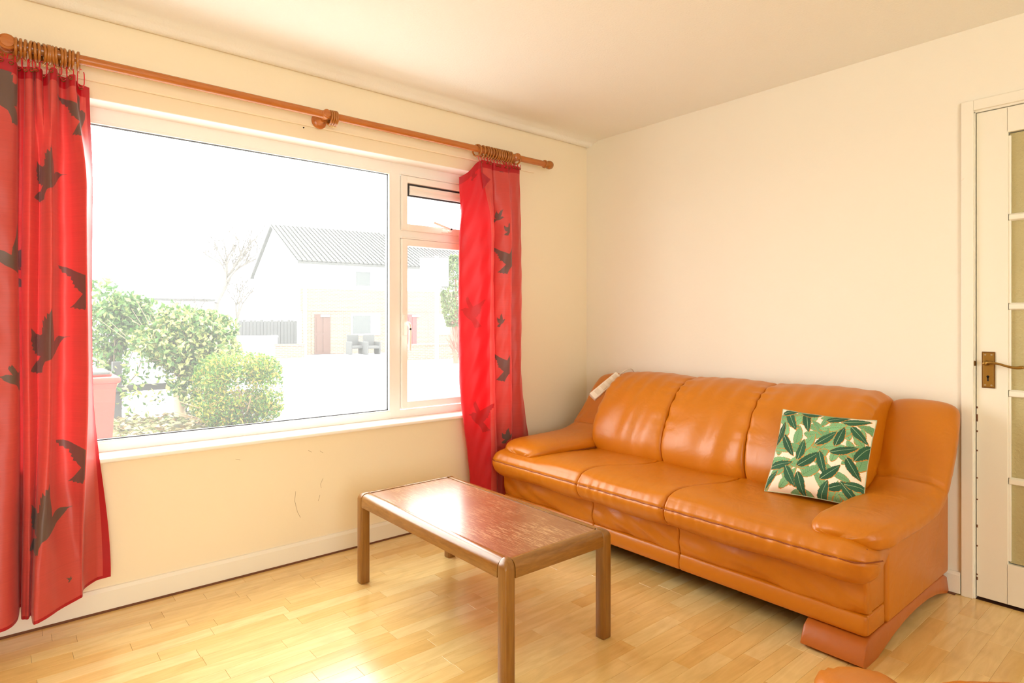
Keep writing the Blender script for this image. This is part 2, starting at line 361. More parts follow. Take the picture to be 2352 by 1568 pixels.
# handles
hx = sx0+.02
b = B(); b.box(hx-.011, hx+.011, FY-.022, FY-.011, 1.085, 1.20, .003)
b.tube(cr([(hx, FY-.02, 1.15), (hx+.004, FY-.05, 1.148), (hx+.008, FY-.058, 1.12), (hx+.010, FY-.052, 1.06), (hx+.010, FY-.05, 1.0)], 5), [.012]*6+[.009]*15, 10)
hd = b.build('casement_handle', M['upvc'], s, autos=40)
b = B(); b.lathe((hx+.006, FY-.066, 1.12), (0, -1, 0), [(-.004, .006), (.0015, .006), (.0015, .001)], 12); b.build('key_button', M['gasket'], hd)
fx = 1.735+.30
b = B(); b.box(fx-.03, fx+.05, FY-.022, FY-.011, 1.687, 1.707, .003)
b.tube(cr([(fx+.015, FY-.02, 1.70), (fx+.012, FY-.048, 1.703), (fx-.01, FY-.055, 1.708), (fx-.06, FY-.052, 1.722), (fx-.11, FY-.05, 1.735)], 5), [.011]*6+[.007]*15, 10)
hd = b.build('fanlight_handle', M['upvc'], s2, autos=40)
b = B(); b.lathe((fx+.006, FY-.064, 1.706), (0, -1, 0), [(-.004, .006), (.0015, .006), (.0015, .001)], 12); b.build('key_button', M['gasket'], hd)
prof = cr([(FY+.02, .619), (2.94, .620), (2.908, .6195), (2.9, .61), (2.905, .600), (2.936, .598)], 4)
b = B(); b.prism([tuple(p) for p in prof]+[(FY+.02, .597)], 'x', OX0-.001, OX1+.001); b.build('window_sill', M['sill'], w, autos=50)
b = B(); b.box(OX0, OX1, 2.937, FY+.002, OZ1-.003, OZ1+.001, .001, 1); b.build('lit_soffit_sheet', M['sill'], w)  # added white sheet, stands in for outside light bounced onto the soffit
w2 = thing('added_fill_window', (-.35, YB-.1, .3), kind='structure', label='added rear window behind the camera for fill light')  # unseen rear window, added to let fill light into the room
b = B()
for x0, x1 in ((-1.4, -1.33), (.63, .7), (-.385, -.315)): b.box(x0, x1, YB-.13, YB-.07, .3, 2.15, .003)
b.box(-1.33, .63, YB-.13, YB-.07, .3, .37, .003); b.box(-1.33, .63, YB-.13, YB-.07, 2.08, 2.15, .003); b.build('window_frame', M['upvc'], w2)

# ------------------------------------------------------------------ door
d = thing('door_1', (XD, .712, 0), kind='structure', label='cream ten-pane glazed door with chipped paint')
DX0, DX1 = XD+.002, XD+.042
pz = [.176, .516, .872, 1.227, 1.590, 1.936]; py = [.608, .345, .085]
b = B(); b.box(DX0, DX1, .607, .712, .012, 2.038, .002); b.box(DX0, DX1, -.05, .075, .012, 2.038, .002)
b.box(DX0, DX1, .07, .612, .012, .176, .002); b.box(DX0, DX1, .07, .612, 1.936, 2.038, .002)
b.build('door_leaf', M['door'], d)
for z in pz[1:-1]:
    b = B(); b.prism([(DX0-.001, z-.011), (DX0-.001, z+.007), (DX0+.010, z+.014), (DX0+.030, z+.014), (DX0+.03, z-.016), (DX0+.01, z-.016)], 'y', .08, .604); b.build('glazing_bar', M['door'], d)
b = B(); b.box(DX0-.0005, DX0+.03, .335, .355, .17, 1.94, .002); b.build('glazing_bar', M['door'], d)
m = bpy.data.materials.new('obscured_glass'); m.use_nodes = True; g = bsdf(m); M['obscure'] = m
g.inputs['Base Color'].default_value = (.80, .76, .50, 1); g.inputs['Roughness'].default_value = .22; g.inputs['Transmission Weight'].default_value = .25
g.inputs['IOR'].default_value = 1.3
lk(m, mixc(m, noise(m, coords(m), 4, 2), (.56, .50, .27), (.70, .62, .34)), g.inputs['Base Color'])
bump(m, noise(m, coords(m), 75, 3, .6), .8, .006)
for i in range(5):
    for yy0, yy1 in ((.345, .604), (.08, .345)):
        b = B(); b.box(DX0+.016, DX0+.021, yy0+.004, yy1-.0, pz[i]+.004, pz[i+1]-.004); b.build('pane', M['obscure'], d)
b = B()
for i in range(5):
    z0, z1 = pz[i], pz[i+1]
    b.prism([(DX0-.0005, .609), (DX0+.014, .597), (DX0+.014, .609)], 'z', z0+.002, z1-.002) if False else b.box(DX0+.004, DX0+.016, .598, .608, z0+.012, z1-.014, .002)
b.build('glazing_bead', M['gloss'], d)
b = B()
for z in (.30, .62, .70, .745, .80, .505, .415, .22, .10, .08): b.box(DX0-.0012, DX0, .707, .7118, z, z+random.choice([.006, .008, .012, .03]))
b.build('paint_chip', M['chip'], d, label='dark chips along the door edge')
# lock keep & handle
b = B(); b.box(XD-.002, XD+.004, .7145, .7195, .978, .999); b.build('strike_plate', M['brass_d'], d)
hp = B(); hp.box(DX0-.004, DX0, .648, .693, .888, 1.039, .0015); hp = hp.build('handle_plate', M['brass_d'], d)
b = B(); b.box(DX0-.0055, DX0-.003, .653, .688, .893, 1.034, .001); b.build('plate_face', M['brass'], hp)
b = B()
for yy in (.660, .681):
    for zz in (.9, 1.026): b.lathe((DX0-.005, yy, zz), (-1, 0, 0), [(0, .004), (.0015, .0035), (.0018, .001)], 10)
b.build('screw', M['screw'], hp)
b = B(); b.lathe((DX0-.0052, .672, .936), (-1, 0, 0), [(0, .005), (.0006, .005)], 12); b.box(DX0-.0058, DX0-.005, .6695, .6745, .917, .936); b.build('keyhole', M['black'], hp)
b = B(); b.lathe((DX0-.005, .675, .992), (-1, 0, 0), [(0, .011), (.006, .010), (.012, .008), (.034, .008), (.040, .0065), (.042, .002)], 14)
P = cr([(DX0-.036, .675, .992), (DX0-.042, .660, .996), (DX0-.045, .63, .993), (DX0-.046, .60, .984), (DX0-.046, .575, .980), (DX0-.043, .558, .982)], 6)
b.tube(P, [.0075-.003*math.sin(PI*i/(len(P)-1)) for i in range(len(P))], 10); b.lathe(P[-1], (.3, -1, .1), [(-.004, .004), (.002, .0065), (.007, .006), (.011, .002)], 10)
b.build('lever_handle', M['brass'], d, autos=50)
# lining and architrave
b = B(); b.box(XD-.001, XD+.12, .715, .724, 0, 2.045); b.box(XD-.001, XD+.12, -.07, .72, 2.041, 2.052); b.build('trim_5', M['gloss'], kind='structure', label='cream door lining')
b = B(); b.box(XD-.016, XD, .719, .762, 0, 2.092, .003); b.box(XD-.016, XD, -.12, .7195, 2.049, 2.092, .003); b.box(XD-.016, XD, -.12, -.073, 0, 2.05, .003)
b.build('trim_6', M['gloss'], kind='structure', label='flat cream architrave round the door')

# ------------------------------------------------------------------ painted cloth images
def fillpoly(img, pts, col, alpha=1):
    h, wd = img.shape[:2]; P = np.array(pts, float)
    y0, y1 = max(0, int(P[:, 1].min())), min(h-1, int(P[:, 1].max())+1)
    for yy in range(y0, y1+1):
        a = P; c2 = np.roll(P, -1, 0); yc = yy+.5
        k = (a[:, 1] <= yc) != (c2[:, 1] <= yc)
        if not k.any(): continue
        xs = np.sort(a[k, 0]+(yc-a[k, 1])/(c2[k, 1]-a[k, 1])*(c2[k, 0]-a[k, 0]))
        for i in range(0, len(xs)-1, 2):
            x0, x1 = max(0, int(xs[i]+.5)), min(wd, int(xs[i+1]+.5))
            if x1 > x0: img[yy, x0:x1, :3] = img[yy, x0:x1, :3]*(1-alpha)+np.array(col)*alpha
def to_srgb(c): c = np.clip(c, 0, 1); return np.where(c <= .0031308, c*12.92, 1.055*c**(1/2.4)-.055)
def make_image(name, arr):
    h, wd = arr.shape[:2]; im = bpy.data.images.new(name, wd, h); out = np.ones((h, wd, 4), np.float32); out[..., :3] = to_srgb(arr[..., :3])
    im.pixels.foreach_set(out.ravel()); im.update(); im.pack(); return im
BIRD_A = [(505, 710), (482, 714), (460, 705), (432, 720), (410, 747), (406, 690), (388, 600), (378, 510), (368, 552), (358, 545), (358, 588), (343, 562), (338, 602), (323, 590), (334, 648), (320, 642), (325, 692), (302, 702), (268, 690), (235, 650), (239, 700), (234, 740), (245, 755), (238, 772), (250, 787), (242, 803), (260, 812), (258, 832), (276, 830), (275, 846), (312, 848), (290, 872), (262, 898), (240, 930), (232, 952), (250, 963), (262, 960), (274, 976), (290, 964), (305, 972), (314, 962), (328, 966), (333, 928), (352, 885), (392, 860), (430, 822), (460, 777), (474, 742), (482, 722)]
BIRD_B = [(485, 160), (520, 170), (560, 200), (610, 225), (640, 240), (660, 200), (690, 120), (700, 150), (705, 130), (712, 170), (700, 215), (685, 262), (722, 252), (745, 270), (778, 280), (748, 290), (735, 330), (700, 372), (660, 400), (640, 435), (622, 485), (602, 476), (585, 482), (575, 471), (556, 476), (555, 465), (533, 467), (560, 435), (590, 395), (610, 368), (585, 345), (575, 325), (555, 322), (560, 302), (545, 292), (551, 275), (538, 262), (541, 240), (525, 236), (520, 215), (508, 212), (505, 190), (490, 182)]
def bird(img, kind, u, v, ppm, flip=False, rot=0, scale=1, sx=1, col=(.150, .095, .078)):
    P = np.array(BIRD_A if kind == 'A' else BIRD_B, float); P = (P-(P.min(0)+P.max(0))/2)/3.136*(2.2/1403)*1.03*scale; P[:, 1] *= -1
    if flip: P[:, 0] *= -1
    c, s = math.cos(rot), math.sin(rot); P = P@np.array([[c, s], [-s, c]])
    fillpoly(img, [((u+p[0]*sx)*ppm, (v+p[1])*ppm) for p in P], col)

# ------------------------------------------------------------------ curtains
ZP, YP = 2.160, 2.836
RED = (.60, .082, .070); HEM = (.44, .004, .014)
def curtain(name, label, keys, zt, zb, birds, ncol, side_edges, rev=None, cut=None):
    """keys: rows (height fraction from top, [(x,y)...]) giving the cloth's plan line at that height"""
    nr = 110
    deep = lambda P: np.c_[P[:, 0], np.minimum(2.894, 2.825+(P[:, 1]-2.825)*1.5)]
    kc = [cr(k[1], ncol) if k[0] == 0 else deep(cr(k[1], ncol)) for k in keys]; hs = [k[0] for k in keys]
    mid = kc[len(kc)//2]; seg = np.r_[0, np.cumsum(np.hypot(*np.diff(mid, axis=0).T))]; nc = len(mid); W = seg[-1]
    V = np.zeros((nr, nc, 3)); UV = np.zeros((nr, nc, 2))
    for i in range(nr):
        f = (i/(nr-1))**1.0; j = max(k for k in range(len(hs)) if hs[k] <= f+1e-9); j = min(j, len(hs)-2)
        w_ = (f-hs[j])/(hs[j+1]-hs[j]); w_ = w_*w_*(3-2*w_); P = kc[j]*(1-w_)+kc[j+1]*w_
        q = seg/W
        top = zt(q); bot = zb(q); z = top+(bot-top)*f
        V[i, :, 0] = P[:, 0]+.0025*np.sin(z*5+q*17); V[i, :, 1] = P[:, 1]+.005*np.sin(z*4.1+q*23)*min(1, f*4)+.0015*np.sin(z*38+q*60)
        V[i, :, 2] = z; UV[i, :, 0] = seg; UV[i, :, 1] = z
    ppm = 900; im = np.zeros((int(2.2*ppm), int(W*ppm)+1, 3)); im[:] = RED
    im[:, :, :] *= (1+.05*rng.standard_normal((im.shape[0], 1, 1))*.5)
    for e in side_edges:
        if e == 'end': im[:, -int(.016*ppm):] = HEM
        else: im[:, :int(.016*ppm)] = HEM
    px, py_, t = proj(V[..., 0], V[..., 1], V[..., 2])
    if rev is not None: rev_j = int(np.abs(px[50]-rev).argmin()); im[:, int(seg[rev_j]*ppm):] = (.62, .005, .018)
    for (bx, by, kind, flip, rot, sc) in birds:
        dd = np.hypot(px-bx, py_-by); near = dd < dd.min()+5; tt = np.where(near, t, 99); i, j = np.unravel_index(tt.argmin(), tt.shape)
        u0 = UV[i, j, 0]; ja, jb = np.searchsorted(seg, [u0-.05, u0+.05]); ja = max(0, ja); jb = min(nc-1, jb)
        loc_ = abs(px[i, jb]-px[i, ja])/max(.01, seg[jb]-seg[ja]); sx = float(np.clip((1403/t[i, j])/max(loc_, 1), .9, 1.9))
        if rev is not None: flip = not flip
        bk = rev is not None and u0 > seg[rev_j]
        keep = im.copy() if cut else None
        bird(im, kind, u0, UV[i, j, 1], ppm, flip, rot, sc, sx, (.40, .005, .012) if bk else (.150, .095, .078))
        if cut and abs(bx-cut) < 60:
            cj = int(np.abs(px[i]-cut).argmin()); cu_ = int(seg[cj]*ppm)
            if u0 < seg[cj]+.05 and rev is None: im[:, cu_:] = keep[:, cu_:]
            elif rev is not None and not bk: im[:, :cu_] = keep[:, :cu_]
    # hems at the bottom
    cols = np.arange(im.shape[1])/ppm; zbv = zb(np.clip(cols/W, 0, 1))
    for cx_ in range(im.shape[1]): im[:int((zbv[cx_]+.012)*ppm), cx_] = HEM
    ztv = zt(np.clip(cols/W, 0, 1))
    for cx_ in range(im.shape[1]): im[int((ztv[cx_]-.043)*ppm):, cx_] = HEM
    img = make_image(name+'_print', im); m = cloth_mat(name+'_cloth', img)
    root = thing('curtain', (float(mid[:, 0].mean()), YP, .12), label, 'curtain')
    k0 = 3
    uvn = UV.copy(); uvn[..., 0] /= im.shape[1]/ppm; uvn[..., 1] /= 2.2
    def part(nm, r0, r1, **kw):
        n = r1-r0; F = [(i*nc+j, i*nc+j+1, (i+1)*nc+j+1, (i+1)*nc+j) for i in range(n-1) for j in range(nc-1)]
        return mesh(nm, V[r0:r1].reshape(-1, 3), F, m, root, True, uvn[r0:r1].reshape(-1, 2), **kw)
    part('cloth', k0-1, nr); part('header_band', 0, k0, label='plain deep red header band')
    return root, V, kc[0], seg/W
def X(p, y=2.81): return xat(p, y)
# left curtain, plan lines from its outer edge to its leading edge
top_l = [(-.42, 2.83), (-.35, 2.86), (-.29, 2.82), (-.22, 2.86), (-.16, 2.82), (-.09, 2.86), (-.05, 2.81), (X(8), 2.795), (X(36), 2.80), (X(40), 2.86), (X(54), 2.855), (X(57), 2.82), (X(74), 2.82), (X(80), 2.86), (X(84), 2.825), (X(99), 2.83), (X(103), 2.86), (X(113), 2.845), (X(117), 2.80), (X(131), 2.80), (X(139), 2.85), (X(152), 2.85), (X(160), 2.81), (X(172), 2.81), (X(176), 2.855), (X(190), 2.85), (X(208), 2.87)]
mid_l = [(-.42, 2.80), (-.36, 2.87), (-.30, 2.80), (-.23, 2.87), (-.17, 2.80), (-.10, 2.87), (-.05, 2.80), (X(10), 2.785), (X(40), 2.80), (X(45), 2.87), (X(52), 2.875), (X(53), 2.82), (X(66), 2.80), (X(80), 2.815), (X(90), 2.83), (X(95), 2.81), (X(103), 2.785), (X(115), 2.775), (X(124), 2.80), (X(136), 2.83), (X(150), 2.835), (X(165), 2.825), (X(180), 2.80), (X(196), 2.775), (X(201), 2.80), (X(211), 2.85), (X(219), 2.872)]
bot_l = [(-.46, 2.78), (-.39, 2.85), (-.32, 2.78), (-.25, 2.86), (-.19, 2.77), (-.12, 2.86), (-.06, 2.77), (X(5, 2.75), 2.74), (X(40, 2.77), 2.775), (X(49), 2.87), (X(54), 2.87), (X(50, 2.78), 2.80), (X(58), 2.785), (X(64), 2.78), (X(70), 2.795), (X(73, 2.75), 2.74), (X(82, 2.74), 2.73), (X(95, 2.74), 2.735), (X(112, 2.75), 2.745), (X(130, 2.76), 2.76), (X(150, 2.77), 2.775), (X(168, 2.78), 2.785), (X(182, 2.79), 2.79), (X(190, 2.79), 2.795), (X(195, 2.84), 2.84), (X(225, 2.87), 2.87), (X(256, 2.89), 2.89)]
zt_l = lambda q: 2.090-.006*np.sin(q*60)+.0*q+np.interp(q, [0, .88, 1], [0, 0, -.02])
zb_l = lambda q: np.interp(q, [0, .40, .55, .62, .82, .9, 1], [.10, .10, .12, .105, .125, .135, .15])
birds_l = [(14, 205, 'A', True, 0, 1.05), (186, 265, 'B', False, .1, .95), (124, 395, 'A', False, -.05, .9), (45, 592, 'A', True, 0, .95), (197, 660, 'B', False, 0, 1), (113, 782, 'A', False, 0, 1), (49, 870, 'B', True, 0, .5), (199, 1052, 'B', False, 0, 1), (113, 1190, 'A', False, 0, 1.02), (170, 1331, 'B', False, 0, .12)]
cl, Vl, topl, ql = curtain('left_curtain', 'long red curtain with dark flying birds, at the left end of the pole', [(0, top_l), (.22, mid_l), (.6, mid_l), (1, bot_l)], zt_l, zb_l, birds_l, 14, ['end'], cut=197)
top_r = [(X(1194, 2.83), 2.83), (X(1184), 2.82), (X(1172), 2.83), (X(1170), 2.86), (X(1172), 2.855), (X(1168, 2.82), 2.815), (X(1150, 2.815), 2.815), (X(1136), 2.82), (X(1134), 2.86), (X(1136), 2.85), (X(1132), 2.82), (X(1120), 2.81), (X(1108), 2.81), (X(1102), 2.80), (X(1096), 2.82), (X(1090), 2.84), (X(1082), 2.86), (X(1070), 2.88)]
mid_r = [(X(1200, 2.85), 2.85), (X(1190, 2.83), 2.825), (X(1180), 2.84), (X(1173), 2.875), (X(1172, 2.87), 2.86), (X(1169, 2.82), 2.805), (X(1158), 2.81), (X(1146), 2.835), (X(1144), 2.85), (X(1142), 2.835), (X(1136), 2.82), (X(1128), 2.805), (X(1124), 2.79), (X(1114), 2.80), (X(1098), 2.81), (X(1082), 2.83), (X(1070), 2.855), (X(1061, 2.89), 2.885)]
bot_r = [(X(1226, 2.88), 2.875), (X(1205, 2.85), 2.84), (X(1188), 2.85), (X(1178), 2.885), (X(1176, 2.87), 2.86), (X(1168, 2.83), 2.82), (X(1158), 2.825), (X(1152), 2.835), (X(1150), 2.85), (X(1148), 2.835), (X(1144), 2.815), (X(1136), 2.80), (X(1126), 2.795), (X(1116), 2.80), (X(1108), 2.81), (X(1100), 2.825), (X(1094), 2.85), (X(1090, 2.89), 2.885)]
zt_r = lambda q: np.interp(q, [0, .1, .3, .6, .7, .78, .86, 1], [2.106, 2.103, 2.092, 2.095, 2.095, 2.078, 2.05, 1.99])
zb_r = lambda q: np.interp(q, [0, 1], [.13, .11])
birds_r = [(1149, 500, 'A', False, .5, .42), (1178, 528, 'A', False, 0, .36), (1172, 592, 'B', False, 0, .95), (1096, 718, 'B', True, 0, 1), (1168, 838, 'B', False, 0, 1), (1110, 960, 'B', True, 0, 1), (1146, 733, 'A', False, 0, .35), (1172, 997, 'A', False, 0, .4), (1084, 404, 'A', False, 0, .3), (1168, 378, 'A', False, 0, .4)]
crr, Vr, topr, qr = curtain('right_curtain', 'narrow red curtain with dark birds, hanging beside the sofa', [(0, top_r), (.2, mid_r), (.6, mid_r), (1, bot_r)], zt_r, zb_r, birds_r, 14, ['end'], rev=1125, cut=1171)
# loose corner flopping over on the right curtain
pc = [ray(1107, 372, 3.47), ray(1106, 395, 3.46), ray(1127, 412, 3.47), ray(1119, 421, 3.465), ray(1111, 433, 3.48)]
b = B(); b.add(pc+[p+Vector((.006, .012, 0)) for p in pc], [(0, 1, 4), (1, 3, 4), (1, 2, 3), (5, 9, 6), (6, 9, 8), (6, 8, 7), (0, 5, 6, 1), (1, 6, 7, 2), (2, 7, 8, 3), (3, 8, 9, 4), (4, 9, 5, 0)])
b.build('folded_corner', cloth_mat('folded_corner_cloth', None, HEM), crr, label='plain red header corner folded over')

# ------------------------------------------------------------------ pole, brackets, rings, hooks
x0p, x1p = -.62, 2.655
pl = thing('curtain_pole', (1.2, YP, ZP), 'long varnished wooden curtain pole across the top of the window', 'curtain pole')
b = B(); b.tube([(x0p, YP, ZP), (x1p, YP, ZP)], .0185, 28); b.build('pole', M['pole'], pl, autos=40)
for xe, sgn in ((x1p, 1), (x0p, -1)):
    b = B(); b.lathe((xe-.012*sgn, YP, ZP), (sgn, 0, 0), [(0, .019), (.001, .024), (.008, .026), (.016, .024), (.018, .019), (.024, .0185), (.036, .026), (.05, .0275), (.064, .023), (.073, .012), (.076, .002)], 24)
    b.build('finial', M['ring'], pl, autos=50)
for xb in (xat(16, YP), 1.205, 2.41):
    b = B(); b.lathe((xb, YW-.001-(.016), ZP-.012), (0, -1, 0), [(0, .036), (.005, .038), (.010, .035), (.014, .028), (.017, .022), (.03, .018), (.05, .0175), (.06, .019)], 24)
    b.lathe((xb, YP+.03, ZP), (0, -1, 0), [(p_, q_*(1 if xb < .5 else .82)) for p_, q_ in ((-.02, .022), (.0, .0235), (.02, .0275), (.035, .029), (.052, .027), (.056, .020), (.059, .0195), (.0605, .001))], 24)
    b.build('bracket', M['pole'], pl, autos=45)
def ring_obj(x, yaw, tilt, label, group, first=[None]):
    if first[0] is None:
        b = B(); b.torus((0, 0, 0), (1, 0, 0), .0322, .0050, 32, 10); r = b.build('curtain_ring', M['ring'], None, smooth=True)
        e = B(); e.torus((0, 0, -.0405), (0, 1, 0), .0032, .0008, 12, 6); e.build('screw_eye', M['gold'], r)
        first[0] = r
    else: r = copy_tree(first[0])
    r.location = (x, YP, ZP+.0186-.0274); r.rotation_euler = (random.uniform(-.2, .2), tilt*.6, yaw)
    setp(r, label, 'curtain ring', group); return r
lpx = [36, 47, 57, 71, 79, 87, 99, 107, 113, 122, 130, 138, 147, 158, 166, 179]
for i, p in enumerate(lpx):
    lb = {0: 'wooden curtain ring touching the left pole bracket', 15: 'wooden curtain ring at the right end of the left bunch, above the curtain edge'}.get(i, 'wooden curtain ring inside the bunch above the left red curtain')
    ring_obj(xat(p+1, YP), random.uniform(-.16, .16), random.uniform(-.10, .10), lb, 'rings above the left curtain')
for i, p in enumerate((757, 762, 767, 771)):
    lb = {0: 'wooden curtain ring pressed against the middle bracket', 3: 'wooden curtain ring farthest right of the four by the middle bracket'}.get(i, 'inner wooden curtain ring of the four by the middle bracket')
    ring_obj(xat(p, YP), .05*random.uniform(-1, 1), .02, lb, 'rings by the middle bracket')
rpx = [1096, 1108, 1115, 1121, 1127, 1133, 1138, 1143, 1147, 1151, 1155, 1160, 1165, 1171, 1186]
for i, p in enumerate(rpx):
    lb = {0: 'turned wooden curtain ring at the left end of the right bunch', 14: 'lone wooden curtain ring just right of the right-hand bracket'}.get(i, 'wooden curtain ring inside the bunch above the right red curtain')
    ring_obj(xat(p, YP), (.25 if p in (1096, 1186) else random.uniform(-.1, .1)), random.uniform(-.06, .06), lb, 'rings above the right curtain')
def hooks(root, xs, V):
    for x in xs:
        k = np.abs(V[0, :, 0]-x).argmin(); ex, ey, ez = V[0, k]; ez -= .014; ey -= .004
        b = B(); zt_ = ZP-.036; zb_ = ez
        hy = ey-.002; hw = .011
        pts = []
        for i in range(17):
            a = -.15+2*PI*i/18+PI/2; pts.append((x+hw*math.cos(a), YP+(hy-YP)*(.5-.5*math.sin(a)), (zt_+zb_)/2+((zt_-zb_)/2)*math.copysign(abs(math.sin(a))**.6, math.sin(a))))
        b.tube(pts, .0019, 8); b.build('hook', M['red_plastic'], root, smooth=True, label='small red plastic hook')
        b = B(); b.torus((ex, ey-.003, ez), (0, 1, 0), .0055, .0016, 16, 6); b.build('eyelet', M['brass_d'], root, smooth=True)
hooks(cl, [xat(p, YP) for p in (-25, 2, 26, 43, 58, 72, 83, 99, 116, 133, 146, 160, 186)], Vl)
hooks(crr, [xat(p, YP) for p in (1098, 1112, 1120, 1130, 1136, 1142, 1155, 1164, 1174, 1183, 1191)], Vr)

# ------------------------------------------------------------------ sofa and armchair
def normals2(P):
    T = np.roll(P, -1, 0)-np.roll(P, 1, 0); N = np.c_[T[:, 1], -T[:, 0]]; N /= np.linalg.norm(N, axis=1)[:, None]+1e-9
    area = .5*np.sum(P[:, 0]*np.roll(P[:, 1], -1)-np.roll(P[:, 0], -1)*P[:, 1])
    return N if area > 0 else -N
def stations(a, b, step=.012):
    n = max(6, int((b-a)/step)); t = np.linspace(0, 1, n+1); e = np.array([0, .0015, .004, .008, .013])
    s = a+(b-a)*t; s = np.concatenate([a+e, s[(s > a+.016) & (s < b-.016)], b-e[::-1]]); return s
def section(P, a, b, ea, eb, T, disp=None, ymap=None):
    """closed xz outline P swept along y, drawn in at its ends: ea, eb = (reach, depth)"""
    N = normals2(P); rings = []; arc = np.r_[0, np.cumsum(np.linalg.norm(np.diff(P, axis=0), axis=1))]
    for y in stations(a, b):
        off = np.zeros(len(P))
        for dd, (R, D) in ((y-a, ea), (b-y, eb)):
            if dd < R: off = off+D*(1-math.sqrt(max(0, 1-(1-dd/R)**2)))
        q = P-N*off[:, None]
        if disp is not None: q = q+N*disp(y, arc, P, y-a, b-y)[:, None]
        yy = np.full(len(P), y)
        if ymap: yy = yy+ymap(q[:, 0], yy, q[:, 1])
        rings.append([T(xx, y_, zz) for xx, y_, zz in zip(q[:, 0], yy, q[:, 1])])
    return rings
seat_p = cr([(2.74, .31), (2.5, .295), (2.27, .285), (2.19, .291), (2.15, .315), (2.132, .345), (2.128, .372), (2.137, .398), (2.17, .428), (2.25, .446), (2.38, .448), (2.55, .443), (2.72, .435)], 6, True)
back_p = cr([(2.70, .40), (2.615, .43), (2.592, .50), (2.61, .58), (2.66, .67), (2.72, .745), (2.79, .805), (2.87, .842), (2.95, .852), (3.03, .842), (3.085, .80), (3.095, .70), (3.09, .5), (3.05, .41)], 6, True)
panel_p = cr([(2.30, .160), (2.262, .160), (2.246, .19), (2.24, .235), (2.244, .29), (2.262, .318), (2.30, .325), (2.33, .24)], 5, True)
rail_p = cr([(2.30, .092), (2.262, .090), (2.247, .100), (2.242, .130), (2.248, .158), (2.262, .165), (2.30, .166), (2.32, .13)], 5, True)
